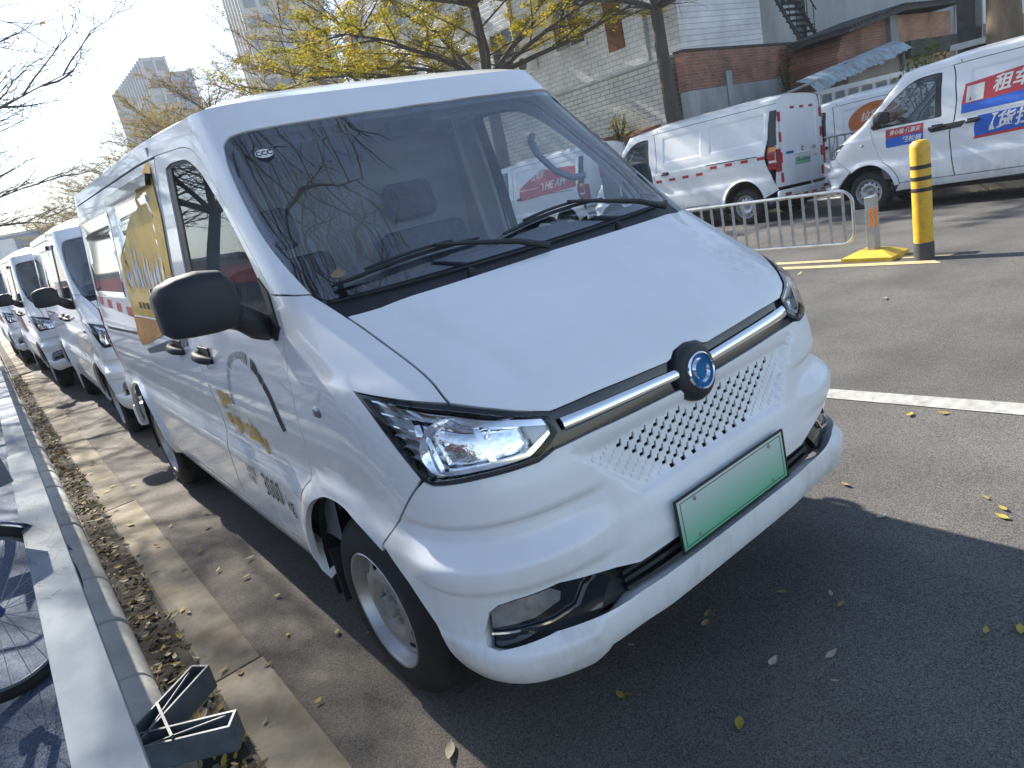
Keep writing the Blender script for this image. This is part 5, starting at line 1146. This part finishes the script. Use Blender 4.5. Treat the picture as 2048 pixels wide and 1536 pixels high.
for sx in (-1, 1):
    for k in range(7):
        b = MB(); x = sx*.635; b.box(x-.02, x+.02, REAR_Y-.028, REAR_Y-.004, .62+.16*k, .77+.16*k); b.build('tape', 'sticker_red' if k % 2 == 0 else 'sticker_white', v2)
for k in range(8):
    b = MB(); b.box(-.55+.14*k, -.42+.14*k, REAR_Y+.049, REAR_Y+.054, .36, .39); b.build('tape', 'sticker_red' if k % 2 == 0 else 'sticker_white', v2)
# stickers of the van behind the bollard
mat('print_red', (.55, .05, .06), .45, var=.1, vscale=6); mat('print_blue', (.02, .12, .55), .45, var=.1, vscale=6); mat('print_orange', (.62, .16, .04), .5, var=.2, vscale=6); mat('print_white', (.78, .76, .72), .5, var=.05, vscale=8)
flank_patch(v3, 1, [(1.06, 1.02), (1.56, 1.03), (1.56, 1.145), (1.06, 1.14)], 'print_red'); flank_patch(v3, 1, [(1.06, .89), (1.56, .90), (1.56, 1.03), (1.06, 1.02)], 'print_blue')
flank_text(v3, 1, '省心租·优惠买', .072, 1.31, 1.083, 'print_white', shear=.25, bold=.0015, stretch=.92); flank_text(v3, 1, '轻松赚', .085, 1.40, .965, 'print_white', shear=.25, bold=.0015)
flank_patch(v3, 1, [(2.02, 1.27), (3.6, 1.36), (3.6, 1.70), (2.06, 1.52)], 'print_red', off=.003); flank_patch(v3, 1, [(2.02, 1.16), (3.6, 1.20), (3.6, 1.36), (2.02, 1.27)], 'print_blue', off=.003)
flank_patch(v3, 1, [(2.07, 1.285), (2.27, 1.297), (2.28, 1.50), (2.085, 1.485)], 'print_white', off=.005)
flank_text(v3, 1, '租车买车', .21, 2.78, 1.455, 'print_white', shear=.3, bold=.005, tilt=.06, off=.0055)
flank_patch(v3, 1, [(2.02, 1.135), (3.6, 1.155), (3.6, 1.195), (2.02, 1.155)], 'print_white', off=.0035)
flank_patch(v3, 1, [(2.18, .85), (3.6, .90), (3.6, 1.13), (2.22, 1.10)], 'print_blue', off=.003); flank_patch(v3, 1, [(2.16, .815), (3.6, .865), (3.6, .90), (2.18, .85)], 'print_red', off=.003)
flank_text(v3, 1, '【货拉拉', .205, 2.62, .985, 'print_white', shear=.25, bold=.005, tilt=.03, off=.0055)
panel('handle_band', side(1, yz([(1.62, 1.03), (1.66, .99), (2.02, 1.0), (2.08, 1.06), (2.06, 1.075), (1.62, 1.065)])), skin, 'black_plastic', v3, step=.05, rim=.01, off=.006)
# roundel of the van beyond, slanted sticker of the one seen through the glass
flank_patch(v4, 1, [(2.75+.52*math.cos(a), 1.42+.31*math.sin(a)) for a in [2*math.pi*i/28 for i in range(28)]], 'print_orange', off=.003)
flank_text(v4, 1, '拉货就', .17, 2.72, 1.50, 'print_white', shear=.3, bold=.004, tilt=.08, off=.0055); flank_text(v4, 1, '货拉拉', .19, 2.78, 1.29, 'print_white', shear=.3, bold=.004, tilt=.08, off=.0055)
flank_patch(v5, 1, [(2.2, 1.0), (4.2, 1.10), (4.2, 1.55), (3.0, 1.62), (2.2, 1.3)], 'print_red', off=.003); flank_text(v5, 1, 'THE APP', .24, 3.45, 1.25, 'print_white', shear=.3, bold=.004, tilt=.06, off=.0055)
flank_text(v5, 1, '拉货就', .18, 2.9, 1.50, 'print_white', shear=.3, bold=.003, tilt=.1, off=.0055)
b = MB(); b.box(-.30, .25, REAR_Y-.030, REAR_Y-.012, 1.25, 1.65); b.build('decal', 'print_red', v5)
# small stickers on the row
for vv in (vc,):
    panel('nose_sticker', [(-.26, .99), (-.12, .99), (-.12, 1.03), (-.26, 1.03)], skin, 'print_red', vv, step=.03, rim=0, off=.004); panel('nose_sticker', [(-.26, .955), (-.12, .955), (-.12, .988), (-.26, .988)], skin, 'print_blue', vv, step=.03, rim=0, off=.004)
flank_patch(vd, -1, [(1.2, .8), (3.0, .8), (3.0, 1.6), (2.0, 1.5)], 'print_red', off=.003); flank_patch(vc, -1, [(2.1, .75), (2.9, .75), (2.9, 1.0), (2.1, 1.1)], 'print_red', off=.003)
for k in range(7): flank_patch(vb, -1, [(2.05+.14*k, 1.0), (2.18+.14*k, 1.0), (2.18+.14*k, 1.05), (2.05+.14*k, 1.05)], 'sticker_red' if k % 2 else 'sticker_white', 'tape', off=.003, step=.1)

# ------------------------------------------------------------------ far pavement railing
for k in range(3):
    guard_fence(3.0+2.05*k, 4.98+2.05*k, 11.42, 11.42, ('grey upright railing panel between the plain van and the stickered van', 'grey upright railing panel behind the rear of the plain van', 'grey upright railing panel behind the stickered van')[(2, 0, 1)[k]], z0=-.02, z1=.88, pitch=.145, name='pavement_railing', grp='railing along the far pavement', rr=.02)

# ------------------------------------------------------------------ fallen leaves
mat('leaf_dry', (.34, .25, .12), .8, col2=(.22, .14, .06), vscale=30); mat('leaf_yellow', (.52, .38, .05), .7, col2=(.34, .26, .05), vscale=30); mat('leaf_pale', (.52, .47, .36), .8, col2=(.36, .30, .2), vscale=30)
def leaf_data(g, L, W):
    n = 7; V = []; F = []; curl = g.uniform(.2, .9); tw = g.uniform(-.3, .3)
    for i in range(n):
        t = i/(n-1); w = W*math.sin(math.pi*min(1, t**.8*.96+.02))**.8; x = (t-.5)*L; z0 = curl*L*.30*(t-.4)**2*2.2+.004
        for sgn_ in (-1, 0, 1): V.append((x, sgn_*w, z0+abs(sgn_)*w*.45*curl+sgn_*w*tw*t))
    for i in range(n-1): F += [(3*i, 3*i+1, 3*i+4, 3*i+3), (3*i+1, 3*i+2, 3*i+5, 3*i+4)]
    V += [(-.5*L-.18*L, .0, .004), (-.5*L, .0012, .006), (-.5*L, -.0012, .006)]; F.append((3*n, 3*n+1, 3*n+2)); return V, F
gl = random.Random(12); LEAVES = []
for k in range(9):
    V, F = leaf_data(gl, gl.uniform(.042, .062), gl.uniform(.008, .013)); me = bpy.data.meshes.new('fallen_leaf'); me.from_pydata(V, [], F); me.materials.append(MATS[('leaf_dry', 'leaf_yellow', 'leaf_pale')[k % 3]]); me.polygons.foreach_set('use_smooth', [True]*len(me.polygons)); LEAVES.append(me)
def fallen(x, y, z, k, rz, sc=1., label=None, tilt=.0):
    o = bpy.data.objects.new('fallen_leaf', LEAVES[k]); COL.objects.link(o); o.location = (x, y, z); o.rotation_euler = (gl.uniform(-.25, .25)+tilt, gl.uniform(-.2, .2), rz); o.scale = (sc,)*3
    nm = ('dry brown', 'yellow', 'pale')[k % 3]; tag(o, label or nm+' fallen leaf lying on the asphalt', 'leaf', 'leaves fallen on the asphalt'); return o
SPOT = [(-0.379, 0.212, 1, 1.10), (-0.359, 0.195, 0, 0.60), (-0.262, -0.100, 1, 1.20), (-0.015, -0.043, 2, 0.90), (0.105, -0.153, 2, 0.80), (0.283, 0.104, 0, 0.60), (0.359, -0.019, 2, 0.50), (0.322, -0.070, 1, 0.80), (0.059, 0.234, 0, 0.70), (0.014, 0.211, 0, 0.80), (-0.198, 0.336, 2, 0.40), (0.475, -0.491, 1, 1.00), (0.427, -0.426, 1, 0.70), (1.099, -0.251, 1, 1.00), (1.044, -0.266, 1, 1.10), (0.863, 0.055, 2, 0.80), (1.154, -0.179, 1, 0.80), (1.031, 0.273, 0, 0.80), (1.785, 0.341, 1, 1.20), (1.847, 0.225, 1, 1.20), (3.789, 1.356, 2, 1.20), (4.645, 2.520, 2, 1.20), (0.018, -0.208, 2, 0.40), (-0.824, 0.447, 2, 1.20), (-1.250, 1.464, 1, 1.20), (-1.241, 1.239, 1, 0.80), (-1.272, 1.409, 2, 0.60), (-0.717, 1.168, 1, 0.40), (-0.926, 1.438, 1, 0.60), (-1.132, 1.370, 0, 0.90), (-1.206, 2.053, 2, 0.90)]
for (x, y, k, sc) in SPOT: fallen(x, y, .003, k, gl.uniform(0, 6.28), sc)
for k in range(46):
    x = gl.uniform(-1.02, -.55) if k % 2 else gl.uniform(-1.22, -1.02); y = gl.uniform(.6, 8); fallen(x, y, .008, gl.randrange(9), gl.uniform(0, 6.28), gl.uniform(.6, .95), ('dry brown', 'yellow', 'pale')[LEAVES.index(LEAVES[0])*0]+' fallen leaf on the sunlit ground between the kerb and the vans' if False else 'small fallen leaf on the sunlit ground between the kerb and the vans')
for k in range(40): fallen(gl.uniform(2.2, 8.5), gl.uniform(-1.2, 2.4), .004 , gl.randrange(9), gl.uniform(0, 6.28), .9, 'small fallen leaf on the open road near the painted lines') if False else None
wl_ = fallen(-.66, .665, 1.307, 0, 1.1, 1.5, 'curled orange leaf caught under the wiper of the nearest van'); wl_['group'] = ''; del wl_['group']
# litter in the gutter: far too many to count
V = []; F = []
for k in range(1700):
    y = -.5+gl.random()**1.6*14; x = -1.30+gl.gauss(0, .045); x = min(-1.225, max(-1.372, x)); L = gl.uniform(.02, .05); v, f = leaf_data(gl, L, L*.2); a = gl.uniform(0, 6.28); M = Matrix.Translation((x, y, .004+abs(gl.gauss(0, .014)))) @ Matrix.Rotation(a, 4, 'Z') @ Matrix.Rotation(gl.gauss(0, .6), 4, 'X') @ Matrix.Rotation(gl.gauss(0, .4), 4, 'Y')
    o = len(V); V += [tuple(M @ Vector(q)) for q in v]; F += [tuple(i+o for i in q) for q in f]
n3 = len(F); mi = [((i//13)*7 % 5) % 3 if ((i//13) % 4) else 0 for i in range(n3)]
tag(mesh('leaf_litter', V, F, ['leaf_dry', 'leaf_pale', 'leaf_yellow'], mi=mi), 'dry brown leaf litter drifted along the gutter', 'leaves', kind='stuff')
V = []; F = []
for k in range(900):
    y = gl.uniform(-3, 9); x = 11.0+gl.gauss(0, .10); L = gl.uniform(.04, .07); v, f = leaf_data(gl, L, L*.2); M = Matrix.Translation((x, y, far_z(min(x, 11.09))+.006+(0.13 if x > 11.1 else 0))) @ Matrix.Rotation(gl.uniform(0, 6.28), 4, 'Z') @ Matrix.Rotation(gl.gauss(0, .5), 4, 'X'); o = len(V); V += [tuple(M @ Vector(q)) for q in v]; F += [tuple(i+o for i in q) for q in f]
tag(mesh('leaf_litter', V, F, 'leaf_dry'), 'leaf litter along the far kerb under the vans', 'leaves', kind='stuff')
